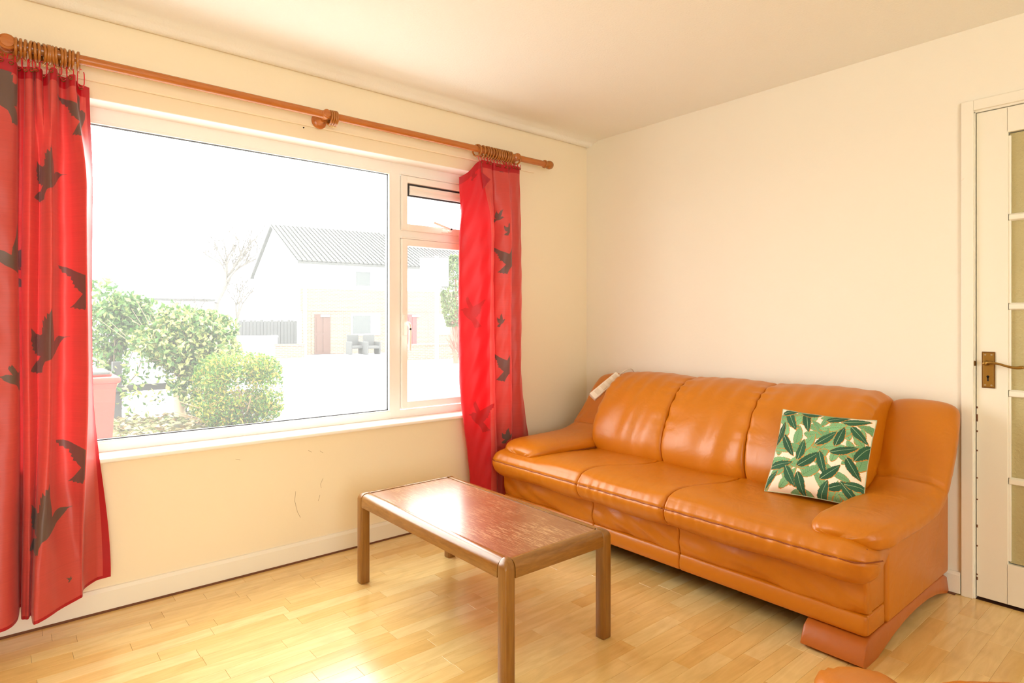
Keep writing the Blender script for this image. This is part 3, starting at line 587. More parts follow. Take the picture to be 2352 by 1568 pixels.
def settee(name, label, cat, T, loc, y0, y1, seams, bseams, b0, b1, aw=1.0):
    root = thing(name, loc, label, cat)
    ph = random.uniform(0, 6)
    cuts = [y0-.062]+seams+[y1+.02] if seams else [y0+.17, y1-.262]
    def ymap(x, y, z):
        k = np.clip((x-2.2)/.32, 0, 1); k = k*k*(3-2*k)
        lo, hi = cuts[0], cuts[-1]; s = np.interp(y, [lo]+seams+[hi], [0]+[-.08, -.13][:len(seams)]+[0]) if seams else 0*y
        return s*k
    def sdisp(free_a, free_b):
        def f(y, arc, P, da, db):
            fr = np.exp(-((P[:, 1]-.375)/.045)**2)*np.clip((2.32-P[:, 0])/.15, 0, 1)
            g = .0026*fr*np.sin(y*71+5*np.sin(y*13)+ph)*(.5+.5*np.sin(y*6.3+ph))*.8+.0012*fr*np.sin(y*163+2*np.sin(y*37))
            under = np.clip((.33-P[:, 1])/.04, 0, 1)*np.clip((2.32-P[:, 0])/.12, 0, 1)
            g = g+.004*under*np.sin(y*14+ph)
            dip = .004*np.exp(-((P[:, 1]-.382)/.006)**2)*(P[:, 0] < 2.25)
            near = math.exp(-min(da, db)/.05)
            return g*(1+1.2*near)-dip+.004*np.sin(y*9+1)*(P[:, 1] > .42)
        return f
    for i in range(len(cuts)-1):
        a, b_ = cuts[i], cuts[i+1]
        ea = (.11, .062) if i == 0 else (.012, .010); eb = (.11, .062) if i == len(cuts)-2 else (.012, .010)
        def corner(x, y, z, a=a, b_=b_, i=i):
            return ymap(x, y, z)
        rings = section(seat_p, a+.0015*(i > 0), b_-.0015*(i < len(cuts)-2), ea, eb, lambda x, y, z: (x, y, z), sdisp(i == 0, i == len(cuts)-2), corner)
        # round the free front corners in plan
        R = .075; out = []
        for r in rings:
            q = []
            for (x, y, z) in r:
                for e, sg in ((cuts[0], 1), (cuts[-1], -1)):
                    dd = (y-e)*sg
                    if dd < R and x < 2.3: x = x+(R-math.sqrt(max(0, R*R-(R-max(dd, 0))**2)))*.8*(2.3-x)/.17
                for e, sg in ((cuts[0], 1), (cuts[-1], -1)):
                    dd = (y-e)*sg
                    if dd < .16 and x > 2.16: kk = min(1, (x-2.16)/.5); y = y+sg*.10*kk*(1-dd/.16)
                q.append(T(x, y, z))
            out.append(q)
        b = B(); b.loft(out); sc_ = b.build('seat_cushion', M['leather'], root, smooth=True)
        pts = []
        for y in np.linspace(a+.004, b_-.004, 60):
            x = 2.1315
            for e, sg in ((cuts[0], 1), (cuts[-1], -1)):
                dd = (y-e)*sg
                if dd < R: x = x+(R-math.sqrt(max(0, R*R-(R-max(dd, 0))**2)))*.8
            dend = min(y-cuts[0], cuts[-1]-y); x += .062*(1-math.sqrt(max(0, 1-(1-dend/.11)**2))) if dend < .11 else 0
            pts.append(T(x, y+float(ymap(np.array([x]), np.array([y]), None)[0]), .380+.001*math.sin(y*60)))
        b = B(); b.tube(pts, .0024, 7); b.build('piping', M['seam'], sc_, smooth=True)
    bc = [b0]+bseams+[b1]
    for i in range(len(bc)-1):
        a, b_ = bc[i], bc[i+1]
        ea = (.05, .032) if i == 0 else (.022, .014); eb = (.05, .032) if i == len(bc)-2 else (.022, .014)
        def bd(y, arc, P, da, db, i=i):
            w_ = math.exp(-da/.055)+math.exp(-db/.055)
            k = arc*85+4*math.sin(i+1)+2*np.sin(arc*23)
            upper = np.clip((P[:, 1]-.55)/.12, 0, 1)*(P[:, 0] < 3)
            front = (P[:, 0] < 3.0)
            g = .0050*w_*np.sin(k)*upper
            g = g+.0055*np.sin(y*31+P[:, 1]*11+i*2+1.5*np.sin(y*12))*np.exp(-((P[:, 1]-.62)/.15)**2)*front
            g = g+.0034*np.sin(y*70+P[:, 1]*16)*np.exp(-((P[:, 1]-.80)/.05)**2)*front
            puff = .012*math.sin(PI*np.clip(da/(da+db), 0, 1))
            return g+puff*front
        ym = lambda x, y, z: np.clip((z-.45)/.4, 0, 1)*.035-.0*y
        rings = section(back_p, a+.0012, b_-.0012, ea, eb, T, bd, ym)
        b = B(); b.loft(rings); b.build('back_cushion', M['leather'], root, smooth=True)
    # front panels, lower rail
    pc_ = [y0]+seams+[y1]
    for i in range(len(pc_)-1):
        a, b_ = pc_[i], pc_[i+1]
        f0 = (.02, .012) if i == 0 else (.008, .005); f1 = (.02, .012) if i == len(pc_)-2 else (.008, .005)
        pd = lambda y, arc, P, da, db: (.0045*np.sin(y*11+P[:, 1]*45+ph)+.0030*np.sin(y*29-P[:, 1]*75+2*np.sin(y*7)))*(P[:, 0] < 2.29)
        b = B(); b.loft(section(panel_p, a+.001, b_-.001, f0, f1, T, pd)); b.build('front_panel', M['leather'], root, smooth=True)
        b = B(); b.loft(section(rail_p, a+.001+.0*i, b_-.001, f0, f1, T)); b.build('base_rail', M['leather'], root, smooth=True)
    # carcass sides and feet; dark inner box is added to block light
    b = B(); b.box(2.31, 3.09, y0+.04, y1-.04, .095, .40, fn=lambda p: Vector(T(p.x, p.y, p.z))); b.build('frame', M['black'], root)
    for sg, ye in ((1, y0), (-1, y1)):
        yi = lambda k: ye+sg*k
        lo, hi = sorted((yi(0), yi(.05)))
        b = B(); b.box(2.262, 2.408, lo, hi, .093, .165, .008, 3, fn=lambda p: Vector(T(p.x, p.y, p.z))); b.build('base_rail_end', M['leather'], root, autos=60)
        b = B(); b.box(2.262, 2.408, lo, hi, .166, .33, .012, 3, fn=lambda p: Vector(T(p.x, p.y, p.z))); b.build('front_panel_end', M['leather'], root, autos=60)
        lo, hi = sorted((yi(-.006), yi(.05)))
        b = B(); b.box(2.419, 3.125, lo, hi, .088, .475, .016, 4, fn=lambda p: Vector(T(p.x, p.y+sg*(-.004)*math.sin(max(0, (p.x-2.414)/.71)*PI), p.z))); b.build('side_panel', M['leather'], root, autos=60)
        xs = np.linspace(0, 1, 36); fx_ = 2.203+(3.130-2.203)*(xs**1.0)
        ftop = np.interp(fx_, [2.203, 2.208, 2.220, 2.240, 2.262, 2.30, 3.05, 3.09, 3.12, 3.13], [.022, .045, .066, .080, .088, .092, .091, .086, .060, .012])
        fbot = np.interp(fx_, [2.203, 2.215, 2.33, 2.40, 2.48, 2.60, 2.72, 2.86, 2.97, 3.06, 3.11, 3.13], [.012, .001, .001, .016, .032, .047, .053, .050, .036, .014, .001, .001])
        lo, hi = sorted((yi(-.004), yi(.205))); rr = []
        for y, ins in ((lo, .004), (lo+.003, .001), (lo+.008, 0), (hi-.008, 0), (hi-.003, .001), (hi, .004)):
            rr.append([T(x, y, z-ins) for x, z in zip(fx_, ftop)]+[T(x, y, max(.001, z)) for x, z in zip(fx_[::-1], fbot[::-1])])
        n = len(rr[0]); h = len(fx_); b = B(); V = [p for q_ in rr for p in q_]; F = [(i*n+j, i*n+(j+1) % n, (i+1)*n+(j+1) % n, (i+1)*n+j) for i in range(5) for j in range(n)]
        for o_ in (0, 5*n): F += [(o_+k, o_+k+1, o_+n-2-k, o_+n-1-k) for k in range(h-1)]
        b.add(V, F); b.build('foot', M['leather_b'], root, autos=50, label='reddish arched leatherette foot')
    # arms: one padded sweep from paddle front up into the wing
    path = cr([(2.185, .430), (2.22, .444), (2.30, .452), (2.42, .455), (2.56, .458), (2.68, .468), (2.77, .498), (2.84, .555), (2.90, .625), (2.955, .70), (3.005, .755), (3.05, .78), (3.09, .765)], 7)
    tg = np.gradient(path, axis=0); tg /= np.linalg.norm(tg, axis=1)[:, None]; nm = np.c_[-tg[:, 1], tg[:, 0]]
    arc = np.r_[0, np.cumsum(np.linalg.norm(np.diff(path, axis=0), axis=1))]; A = arc[-1]
    for sg, ye in ((1, y0), (-1, y1)):
        sm = lambda xp, fp: np.array([np.interp(v_, xp, fp) for v_ in arc/A])
        if sg == 1: outer = sm([0, .2, .55, .85, 1], [-.075, -.08, -.088, -.082, -.06]); inner = sm([0, .25, .55, .8, 1], [.185, .165, .17, .20, .20])
        else: outer = sm([0, .4, 1], [.03, .03, .05]); inner = sm([0, .25, .55, 1], [.345, .37, .42, .42])
        thick = sm([0, .25, .55, .85, 1], [.046, .052, .052, .058, .05])
        inner = outer+(inner-outer)*aw; thick = thick*(.74 if aw < 1 else 1)
        for arr in (outer, inner, thick):
            pad = np.r_[[arr[0]]*6, arr, [arr[-1]]*6]; arr[:] = np.convolve(pad, np.ones(13)/13, 'valid')
        for i in range(len(path)):
            f = math.sqrt(max(0, 1-(1-min(1, arc[i]/.11))**2)); g_ = math.sqrt(max(0, 1-(1-min(1, (A-arc[i])/.07))**2))
            yc_, hh = (outer[i]+inner[i])/2, (inner[i]-outer[i])/2*(.50+.50*f)*(.75+.25*g_); yc_ += .02*(1-f)
            outer[i], inner[i] = yc_-hh, yc_+hh; thick[i] *= (.25+.75*f)*(.3+.7*g_)
        rings = []
        m_ = 40
        for i in range(len(path)):
            r = []
            yc = ye+sg*(outer[i]+inner[i])/2; hw = abs(inner[i]-outer[i])/2
            for j in range(m_):
                th = 2*PI*j/m_; cu, su = math.cos(th), math.sin(th)
                ey = math.copysign(abs(cu)**.72, cu); en = math.copysign(abs(su)**.88, su)
                wr = .0035*math.sin(ey*13+arc[i]*20)*math.exp(-((arc[i]-.66)/.1)**2)*(en > 0)+.003*math.sin(ey*24+1)*math.exp(-arc[i]/.06)*(en > 0)
                wr += .0018*math.sin(arc[i]*90+2*ey)*math.exp(-(1-abs(ey))/.1)
                nn = thick[i]*en+wr
                fold = -.012*math.exp(-((arc[i]-.615)/.012)**2)*(en > 0) if abs(ey) < 2 else 0
                r.append(T(path[i, 0]+nm[i, 0]*(nn+fold), yc+sg*-1*ey*hw*(1+.0*en), path[i, 1]+nm[i, 1]*(nn+fold)+(-.012 if ey > .8 and en < 0 else 0)))
            rings.append(r)
        b = B(); b.loft(rings); am = b.build('armrest', M['leather'], root, smooth=True)
        pts = []
        for i in list(range(2, 52)): 
            yc = ye+sg*(outer[i]+inner[i])/2; hw = abs(inner[i]-outer[i])/2
            pts.append(T(path[i, 0]-nm[i, 0]*.012, yc+sg*hw*1.0, path[i, 1]-nm[i, 1]*.012))
        b = B(); b.tube(pts, .003, 6); b.build('piping', M['seam'], am, smooth=True)
        pts = [T(path[4, 0]-.016, ye+sg*(outer[4]+(inner[4]-outer[4])*k), path[4, 1]-.022) for k in np.linspace(.06, .94, 14)]
        b = B(); b.tube(pts, .003, 6); b.build('piping', M['seam'], am, smooth=True)
    return root
I_ = lambda x, y, z: (x, y, z)
sofa = settee('sofa', 'orange leather three-seat sofa against the pale wall', 'sofa', I_, (2.68, 1.785, 0), .81, 2.755, [1.555, 2.055], [1.45, 1.905], .955, 2.39)
th = math.radians(3); FWD, RGT = Vector((S40, C40, 0)), Vector((C40, -S40, 0))
AD, AB = RGT*math.cos(th)-FWD*math.sin(th), -FWD*math.cos(th)-RGT*math.sin(th)
AP = FWD*1.257+RGT*.562; AX, AY = AP.x, AP.y
Ta = lambda x, y, z: tuple(AP+AD*(1.6-y)+AB*(x-2.19)+Vector((0, 0, z)))
arm = settee('armchair', 'matching orange leather armchair cut off by the lower right corner', 'armchair', Ta, tuple(AP+AD*.44+AB*.5), .72, 1.60, [], [], .9, 1.40, .52)

# ------------------------------------------------------------------ coffee table
tb = thing('coffee_table', (1.479, 2.016, 0), 'low brown wooden coffee table with a worn glossy top', 'coffee table')
tx0, tx1, ty0, ty1, LW = 1.225, 1.733, 1.493, 2.540, .043
def legmesh(x, y):
    def f(p):
        return p
    b = B(); b.box(x, x+LW, y, y+LW, 0.0, .402, .007, 4)
    V = []
    for p in b.V:
        p = list(p); top = max(0, (p[2]-.375)/.027)
        if top > 0:
            k = .30*(1-math.sqrt(max(0, 1-top*top))); p[0] += (x+LW/2-p[0])*k*(1 if (p[0] < x+LW/2) == (x < 1.5) else .2)
            p[1] += (y+LW/2-p[1])*k*(1 if (p[1] < y+LW/2) == (y < 2) else .2)
        V.append(tuple(p))
    # rounded outer shoulders: rebuild as a stack
    b2 = B(); rings = []
    def rect(z, ins, r=.007):
        q = []
        ox = 1 if x < 1.5 else -1; oy = 1 if y < 2 else -1
        X0, X1 = (x+ins, x+LW) if ox == 1 else (x, x+LW-ins); Y0, Y1 = (y+ins, y+LW) if oy == 1 else (y, y+LW-ins)
        for cx, cy, a in ((X1-r, Y1-r, 0), (X0+r, Y1-r, PI/2), (X0+r, Y0+r, PI), (X1-r, Y0+r, 1.5*PI)):
            for k in range(4): q.append((cx+r*math.cos(a+k*PI/6), cy+r*math.sin(a+k*PI/6), z))
        return q
    rings = [rect(0.001, .002), rect(.003, 0), rect(.372, 0)]+[rect(.372+.030*math.sin(a), .030*(1-math.cos(a))) for a in np.linspace(.15, PI/2*.98, 7)]
    b2.loft(rings); return b2
for x in (tx0, tx1-LW):
    for y in (ty0, ty1-LW):
        lg = legmesh(x, y).build('leg', M['leg'], tb, autos=35)
        b = B(); b.box(x+.004, x+LW-.004, y+.004, y+LW-.004, 0, .0035); b.build('foot_pad', M['black'], lg)
def rail(poly, axis, a, b_): B().prism(poly, axis, a, b_).build('rail', M['rail' if axis == 'y' else 'rail_x'], tb, autos=40)
rp = [tuple(p) for p in cr([(0, .342), (.0, .366), (.003, .382), (.013, .394), (.028, .3985), (.043, .398)], 4)]
rail([(tx0+.001+p, q) for p, q in rp]+[(tx0+.044, .342)], 'y', ty0+LW+.0008, ty1-LW-.0008)
rail([(tx1-.001-p, q) for p, q in rp]+[(tx1-.044, .342)], 'y', ty0+LW+.0008, ty1-LW-.0008)
rail([(ty0+.001+p*.8, q) for p, q in rp]+[(ty0+.036, .342)], 'x', tx0+LW+.0008, tx1-LW-.0008)
rail([(ty1-.001-p*.8, q) for p, q in rp]+[(ty1-.036, .342)], 'x', tx0+LW+.0008, tx1-LW-.0008)
b = B(); b.box(tx0+.045, tx1-.045, ty0+.037, ty1-.037, .375, .3955, .001, 1); b.build('tabletop', M['top'], tb)

# ------------------------------------------------------------------ scatter cushion with printed leaves
N = 900; im = np.zeros((N, N, 3)); im[:] = (.88, .79, .66)
def leaf(cx, cy, L, Wd, ang, dark):
    c, s = math.cos(ang), math.sin(ang); R = np.array([[c, s], [-s, c]])
    def outline(k, jag):
        t = np.linspace(0, 1, 26); w_ = Wd*k*np.sin(PI*np.clip(t, 0, 1)**.8)**.75
        up = np.c_[(t-.5)*L*k, w_+jag*rng.uniform(-1, .3, 26)*Wd]; dn = np.c_[(t-.5)*L*k, -w_+jag*rng.uniform(-.3, 1, 26)*Wd][::-1]
        P = np.r_[up, dn]; P[:, 1] += .12*L*((P[:, 0]/L)**2*4-.5)*.35; return P@R+(cx, cy)
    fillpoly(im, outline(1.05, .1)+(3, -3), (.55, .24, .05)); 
    base = np.array((.035, .115, .065) if dark else (.20, .42, .21))*rng.uniform(.85, 1.2)
    fillpoly(im, outline(1, .16), base)
    for k in range(22):                       # veins
        x = (k/22-.48)*L
        for sg in (-1, 1):
            a = np.array([[x, 0], [x+.02*L, 0], [x+.12*L, sg*Wd*.78], [x+.11*L, sg*Wd*.78]])
            if abs(x+.1*L) < .4*L and k % 2 == 0: fillpoly(im, a@R+(cx, cy), base*(.62 if not dark else .55), .7)
    rib = np.array([[-.5*L, -2.2], [.42*L, -.8], [.42*L, .8], [-.5*L, 2.2]]); fillpoly(im, rib@R+(cx, cy), (.45, .62, .36) if dark else (.10, .24, .11))
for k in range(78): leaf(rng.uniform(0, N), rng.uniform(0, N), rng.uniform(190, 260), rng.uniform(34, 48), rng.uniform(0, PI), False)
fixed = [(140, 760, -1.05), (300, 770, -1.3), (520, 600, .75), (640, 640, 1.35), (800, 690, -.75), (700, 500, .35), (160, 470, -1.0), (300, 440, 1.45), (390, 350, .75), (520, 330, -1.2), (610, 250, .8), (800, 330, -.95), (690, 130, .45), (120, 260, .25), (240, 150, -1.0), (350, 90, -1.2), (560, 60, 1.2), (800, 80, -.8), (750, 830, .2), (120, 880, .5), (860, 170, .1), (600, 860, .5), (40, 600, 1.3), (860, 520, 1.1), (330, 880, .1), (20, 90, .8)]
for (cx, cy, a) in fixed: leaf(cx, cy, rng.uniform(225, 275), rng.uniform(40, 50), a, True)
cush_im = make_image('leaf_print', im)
mc = mat('leaf_print_cotton', (.8, .8, .8), .75, spec=.2); tx = nd(mc, 'ShaderNodeTexImage'); tx.image = cush_im; uvn_ = nd(mc, 'ShaderNodeUVMap')
lk(mc, uvn_.outputs[0], tx.inputs[0]); lk(mc, tx.outputs[0], bsdf(mc).inputs['Base Color']); bump(mc, noise(mc, coords(mc), 500, 2), .15, .001)
BL, BR = ray(1756, 1127, 2.575), ray(1983, 1168, 2.33); TL, TR = ray(1799, 940, 2.715), ray(2014, 966, 2.465)
n = 40; V = []; UV = []; F = []
nrm = (BR-BL).cross(TL-BL).normalized()
if nrm.x > 0: nrm = -nrm
for side in (1, -1):
    for i in range(n+1):
        for j in range(n+1):
            u, v = i/n, j/n; pin = 1-.045*(1-(2*v-1)**2)*1; pin2 = 1-.045*(1-(2*u-1)**2)
            uu, vv = .5+(u-.5)*pin, .5+(v-.5)*pin2
            p = (BL*(1-uu)+BR*uu)*(1-vv)+(TL*(1-uu)+TR*uu)*vv
            e = (max(0, 1-(2*u-1)**4)*max(0, 1-(2*v-1)**4)); bul = e**.55
            wr = .003*math.sin(u*19+v*7)*math.sin(v*13)*(1-e)
            V.append(p+nrm*((.058 if side == 1 else -.012)*bul+wr*side)); UV.append((u, v))
m1 = (n+1)*(n+1)
for s_ in (0, 1):
    for i in range(n):
        for j in range(n):
            q = [i*(n+1)+j, (i+1)*(n+1)+j, (i+1)*(n+1)+j+1, i*(n+1)+j+1]; q = [k+s_*m1 for k in q]; F.append(q if s_ else q[::-1])
cu = thing('cushion', (BL+BR)/2, 'square cushion with green banana leaf print leaning on the orange sofa', 'cushion')
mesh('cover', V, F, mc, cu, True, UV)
edge = [V[i*(n+1)] for i in range(n+1)]+[V[n*(n+1)+j] for j in range(1, n+1)]+[V[i*(n+1)+n] for i in range(n-1, -1, -1)]+[V[j] for j in range(n-1, 0, -1)]
b = B(); b.tube(edge, .0022, 6, closed=True); b.build('seam_edge', mat('cushion_edge', (.45, .5, .33), .8), cu, smooth=True)

# ------------------------------------------------------------------ extension lead on the sofa back
e1, e2 = ray(1360, 912, 3.66), ray(1421, 862, 3.74)
ex = thing('extension_lead', e2, 'white plastic socket strip hanging over the left end of the sofa back', 'extension lead')
ax = (e2-e1).normalized(); sd = ax.cross(Vector((-.75, -.55, .35))).normalized(); up = sd.cross(ax).normalized(); L = (e2-e1).length
def loc3(p): return e1+ax*p.x+sd*p.y+up*p.z
b = B(); b.box(0, L, -.026, .026, -.017, .017, .006, 3, fn=loc3); b.build('strip_body', M['white_plastic'], ex, autos=40)
for k in range(4):
    b = B(); b.box(.03+k*L*.22, .03+k*L*.22+.032, -.017, .015, .0165, .0185, .001, 1, fn=loc3); b.build('socket', mat('socket_face', (.7, .62, .5), .4), ex)
cbl = cr([e2-ax*.004, e2+ax*.03, ray(1442, 847.5, 3.80), ray(1450, 847, 3.86), ray(1455, 853, 3.93), ray(1457, 870, 3.98)], 6)
b = B(); b.tube(cbl, .0035, 8); b.build('cable', M['white_plastic'], ex, smooth=True)
# nail by the middle bracket
b = B(); b.lathe((xat(697, YW), YW, 2.108), (0, -1, 0), [(0, .0035), (.006, .003), (.007, .001)], 8); o = b.build('nail', M['black'], None, loc=(xat(697, YW), YW, 2.108)); setp(o, 'tiny dark nail in the wall left of the middle bracket', 'nail')

# ------------------------------------------------------------------ outside
ZG, ZS = -.36, -.60
M['road'] = mat('pale_concrete', (.42, .42, .42), .8); M['soil'] = plaster('leafy_soil', (.11, .085, .055), (.06, .075, .03), .5, 20)
M['render'] = mat('white_render', (.8, .8, .79), .8); M['brickw'] = mat('faint_brick', (.45, .26, .17), .85)
m = M['brickw']; br = nd(m, 'ShaderNodeTexBrick'); br.inputs['Scale'].default_value = 1; br.inputs['Brick Width'].default_value = .225; br.inputs['Row Height'].default_value = .075; br.inputs['Mortar Size'].default_value = .01
br.inputs['Color1'].default_value = (.175, .10, .065, 1); br.inputs['Color2'].default_value = (.14, .085, .057, 1); br.inputs['Mortar'].default_value = (.19, .17, .145, 1)
lk(m, coords(m, (1, 1, 1), 'Object', (PI/2, 0, 0)), br.inputs['Vector']); lk(m, br.outputs[0], bsdf(m).inputs['Base Color'])
M['tile'] = mat('grey_roof_tile', (.052, .052, .05), .8); M['dark'] = mat('dark_pane', (.035, .04, .04), .1)
M['doorb'] = mat('brown_door_paint', (.07, .03, .02), .5); M['doorr'] = mat('maroon_door_paint', (.14, .02, .02), .5)
M['blk'] = mat('weathered_black_paint', (.05, .05, .05), .7); M['net'] = mat('net_curtain', (.6, .6, .6), .8)
b = B(); b.box(-60, 90, 10.95, 140, ZS-.1, ZS); b.build('trim_7', M['road'], kind='structure', label='pale street outside')
b = B(); b.box(-40, 40, YW+.27, 10.95, ZG-.3, ZG-.05); b.build('trim_8', M['road'], kind='structure', label='pale concrete front drive')
g1, g2 = ray(150, 985, 8.4), ray(680, 960, 8.6)
b = B(); nx, ny = 50, 24
V = [(-.2+3.1*i/nx, 7.2+3.7*j/ny, ZG+.03*math.sin(i*1.7)*math.sin(j*1.3)+random.uniform(-.02, .03)) for j in range(ny+1) for i in range(nx+1)]
F = [(j*(nx+1)+i, j*(nx+1)+i+1, (j+1)*(nx+1)+i+1, (j+1)*(nx+1)+i) for j in range(ny) for i in range(nx)]
o = mesh('garden_bed', V, F, M['soil'], None, True); setp(o, 'rough garden bed of soil and dead leaves below the bushes', 'garden bed', kind='stuff')
def leaf_mat(name, stops, tr=.35):
    m = mat(name, (.1, .2, .05), .45, spec=.4); ge = nd(m, 'ShaderNodeNewGeometry'); c = ramp(m, ge.outputs['Random Per Island'], stops)
    lk(m, c, bsdf(m).inputs['Base Color']); tl = nd(m, 'ShaderNodeBsdfTranslucent'); lk(m, c, tl.inputs[0]); mx = nd(m, 'ShaderNodeMixShader'); mx.inputs[0].default_value = tr
    lk(m, bsdf(m).outputs[0], mx.inputs[1]); lk(m, tl.outputs[0], mx.inputs[2]); lk(m, mx.outputs[0], m.node_tree.nodes['Material Output'].inputs[0]); return m
LV = leaf_mat('variegated_holly_leaf', [(0, (.02, .065, .008)), (.4, (.055, .13, .018)), (.62, (.26, .29, .08)), (1, (.42, .42, .16))])
LH = leaf_mat('hedge_leaf', [(0, (.022, .075, .004)), (.5, (.075, .17, .010)), (.8, (.27, .26, .02)), (1, (.34, .21, .05))])
LG = leaf_mat('green_shrub_leaf', [(0, (.025, .075, .015)), (.55, (.065, .15, .03)), (1, (.26, .32, .10))])
LC = leaf_mat('conifer_green', [(0, (.05, .09, .03)), (1, (.14, .19, .06))]); LL = leaf_mat('dead_leaf', [(0, (.22, .13, .06)), (.6, (.12, .15, .05)), (1, (.35, .27, .16))], .1)
BK = mat('grey_bark', (.16, .12, .08), .9); BR_ = mat('pale_twig', (.26, .17, .09), .9)
def leaves(name, pts, size, m, parent, flat=0, asp=.5, **kw):
    V = []; F = []
    for p in pts:
        d = Vector(rng.normal(size=3)); d.z *= (1-flat); d.normalize(); s_ = d.orthogonal().normalized(); q = Matrix.Rotation(rng.uniform(0, 6.28), 3, d)@s_; l = size*rng.uniform(.6, 1.25); wd = l*asp; k = d.cross(q)*.12*l
        p = Vector(p); i = len(V); V += [p-d*l/2, p+q*wd/2+k, p+d*l/2, p-q*wd/2+k]; F += [(i, i+1, i+2), (i, i+2, i+3)]
    return mesh(name, V, F, m, parent, kind='stuff', **kw)
def blob(n, c, r, shell=.55, lump=.18, flat_top=False):
    out = []
    while len(out) < n:
        d = rng.normal(size=3); d /= np.linalg.norm(d); k = (rng.uniform(shell**3, 1))**(1/3)
        if rng.random() < .15: k = rng.uniform(.3, 1)
        f = 1+lump*math.sin(d[0]*5+d[2]*4)+lump*.6*math.sin(d[1]*9+d[2]*7)
        if flat_top: d = np.sign(d)*np.abs(d)**.6; d *= .95
        out.append(np.array(c)+d*k*f*np.array(r))
    return out
def twigs(n, a, c, r, rad=.006):
    b = B()
    for _ in range(n):
        e = Vector(np.array(c)+rng.normal(size=3)*np.array(r)*.45); a_ = Vector(a)+Vector((rng.uniform(-.05, .05), rng.uniform(-.05, .05), rng.uniform(0, .2)))
        mpt = (a_+e)/2+Vector(rng.normal(size=3)*.06); b.tube([a_, mpt, e], [rad*1.6, rad, rad*.4], 5)
    return b
# clipped hedge bush
c = ray(548, 895, 8.6); c.z = .16; t = thing('hedge_bush', (c.x, c.y, ZG), 'low boxy yellow-green hedge bush nearest the window', 'bush')
leaves('foliage', blob(11000, c+Vector((0, 0, .04)), (.60, .55, .55), .45, .02, True), .062, LH, t, asp=.42)
twigs(70, (c.x, c.y, ZG), (c.x, c.y, .05), (.7, .6, .6), .007).build('branches', BR_, t)
# variegated holly standard
c = ray(438, 785, 9.3); tk = ray(415, 955, 9.3); tk.z = ZG
t = thing('holly_tree', tk, 'small variegated holly tree on a bare trunk beside the hedge bush', 'tree')
b = B(); b.tube(cr([tk, (tk.x-.02, tk.y, .0), (tk.x+.03, tk.y, .4), (c.x, c.y, .8)], 5), [.11, .09, .08, .078, .075, .07, .07, .07, .065, .06, .06, .05, .05, .04, .035, .03], 10); b.build('trunk', mat('pale_bark', (.38, .28, .18), .9), t, smooth=True)
leaves('foliage', blob(7500, c+Vector((.02, 0, .05)), (.70, .6, .50), .45, .14)+blob(1300, ray(470, 880, 9.2), (.40, .35, .42), .4), .10, LV, t, asp=.55)
twigs(60, (tk.x, tk.y, .25), tuple(c), (.9, .7, .7), .007).build('branches', BK, t)
leaves('lower_foliage', blob(260, ray(335, 870, 9.3), (.55, .4, .5), .2), .10, LV, t, asp=.5)
# loose green shrub at left
c = ray(268, 745, 9.7); t = thing('leggy_shrub', (c.x, c.y, ZG), 'tall loose green shrub close to the left curtain', 'bush')
leaves('foliage', blob(2300, c, (.50, .4, .62), .3, .3)+blob(1100, ray(300, 720, 9.6), (.4, .3, .35), .3)+blob(330, ray(262, 870, 9.6), (.28, .25, .6), .2), .11, LG, t, asp=.5)
twigs(26, (c.x-.1, c.y, ZG), tuple(c), (.5, .4, .7), .010).build('branches', BK, t)
LI = [(rng.uniform(-.1, 2.85), rng.uniform(7.3, 10.8), ZG+.03+rng.uniform(0, .06)) for _ in range(2600)]
o = leaves('leaf_litter', LI, .11, LL, None, flat=.85); setp(o, 'dead leaves and weeds scattered over the garden bed', 'leaf litter')
# post and rail fence
t = thing('rail_fence', (xat(270, 10.8), 10.8, ZG), 'dark post-and-rail fence behind the shrubs', 'fence')
for px in (268, 120, 418):
    x = xat(px, 10.8); b = B(); b.box(x-.06, x+.06, 10.74, 10.86, ZG-.05, .55 if px != 418 else .2, .006, 1); b.build('post', M['blk'], t)
b = B(); b.box(xat(60, 10.8), xat(418, 10.8), 10.69, 10.74, .10, .20, .006, 1); b.build('rail', M['blk'], t)
# red wheelie bin
bc_ = ray(181, 880, 5.6); bx, by = bc_.x, bc_.y; zt = .66
t = thing('wheelie_bin', (bx, by, ZG-.05), 'red wheelie bin peeping out past the left curtain', 'bin')
b = B(); rg = []
for z, hx_, hy_ in ((ZG-.05+.03, .20, .23), (ZG+.2, .215, .25), (.55, .25, .30), (.60, .262, .312), (.62, .262, .312)): rg.append([(bx+hx_*sx_, by+hy_*sy_, z) for sx_, sy_ in ((-1, -1), (1, -1), (1, 1), (-1, 1))])
b.loft(rg); b.build('body', mat('red_bin_plastic', (.33, .02, .01), .45), t)
b = B(); b.box(bx-.285, bx+.285, by-.34, by+.34, .60, .66, .02, 2); b.box(bx-.23, bx+.23, by-.26, by+.26, .65, .705, .025, 3); b.build('lid', mat('red_lid_plastic', (.40, .02, .01), .4), t, autos=40)
b = B(); b.tube([(bx-.2, by-.33, .70), (bx+.2, by-.33, .70)], .016, 8); b.build('handle', M['blk'], t)
for sx_ in (-.24, .24):
    b = B(); b.lathe((bx+sx_-.025, by+.22, ZG+.04), (1, 0, 0), [(0, .09), (.05, .09)], 16); b.build('wheel', M['blk'], t)

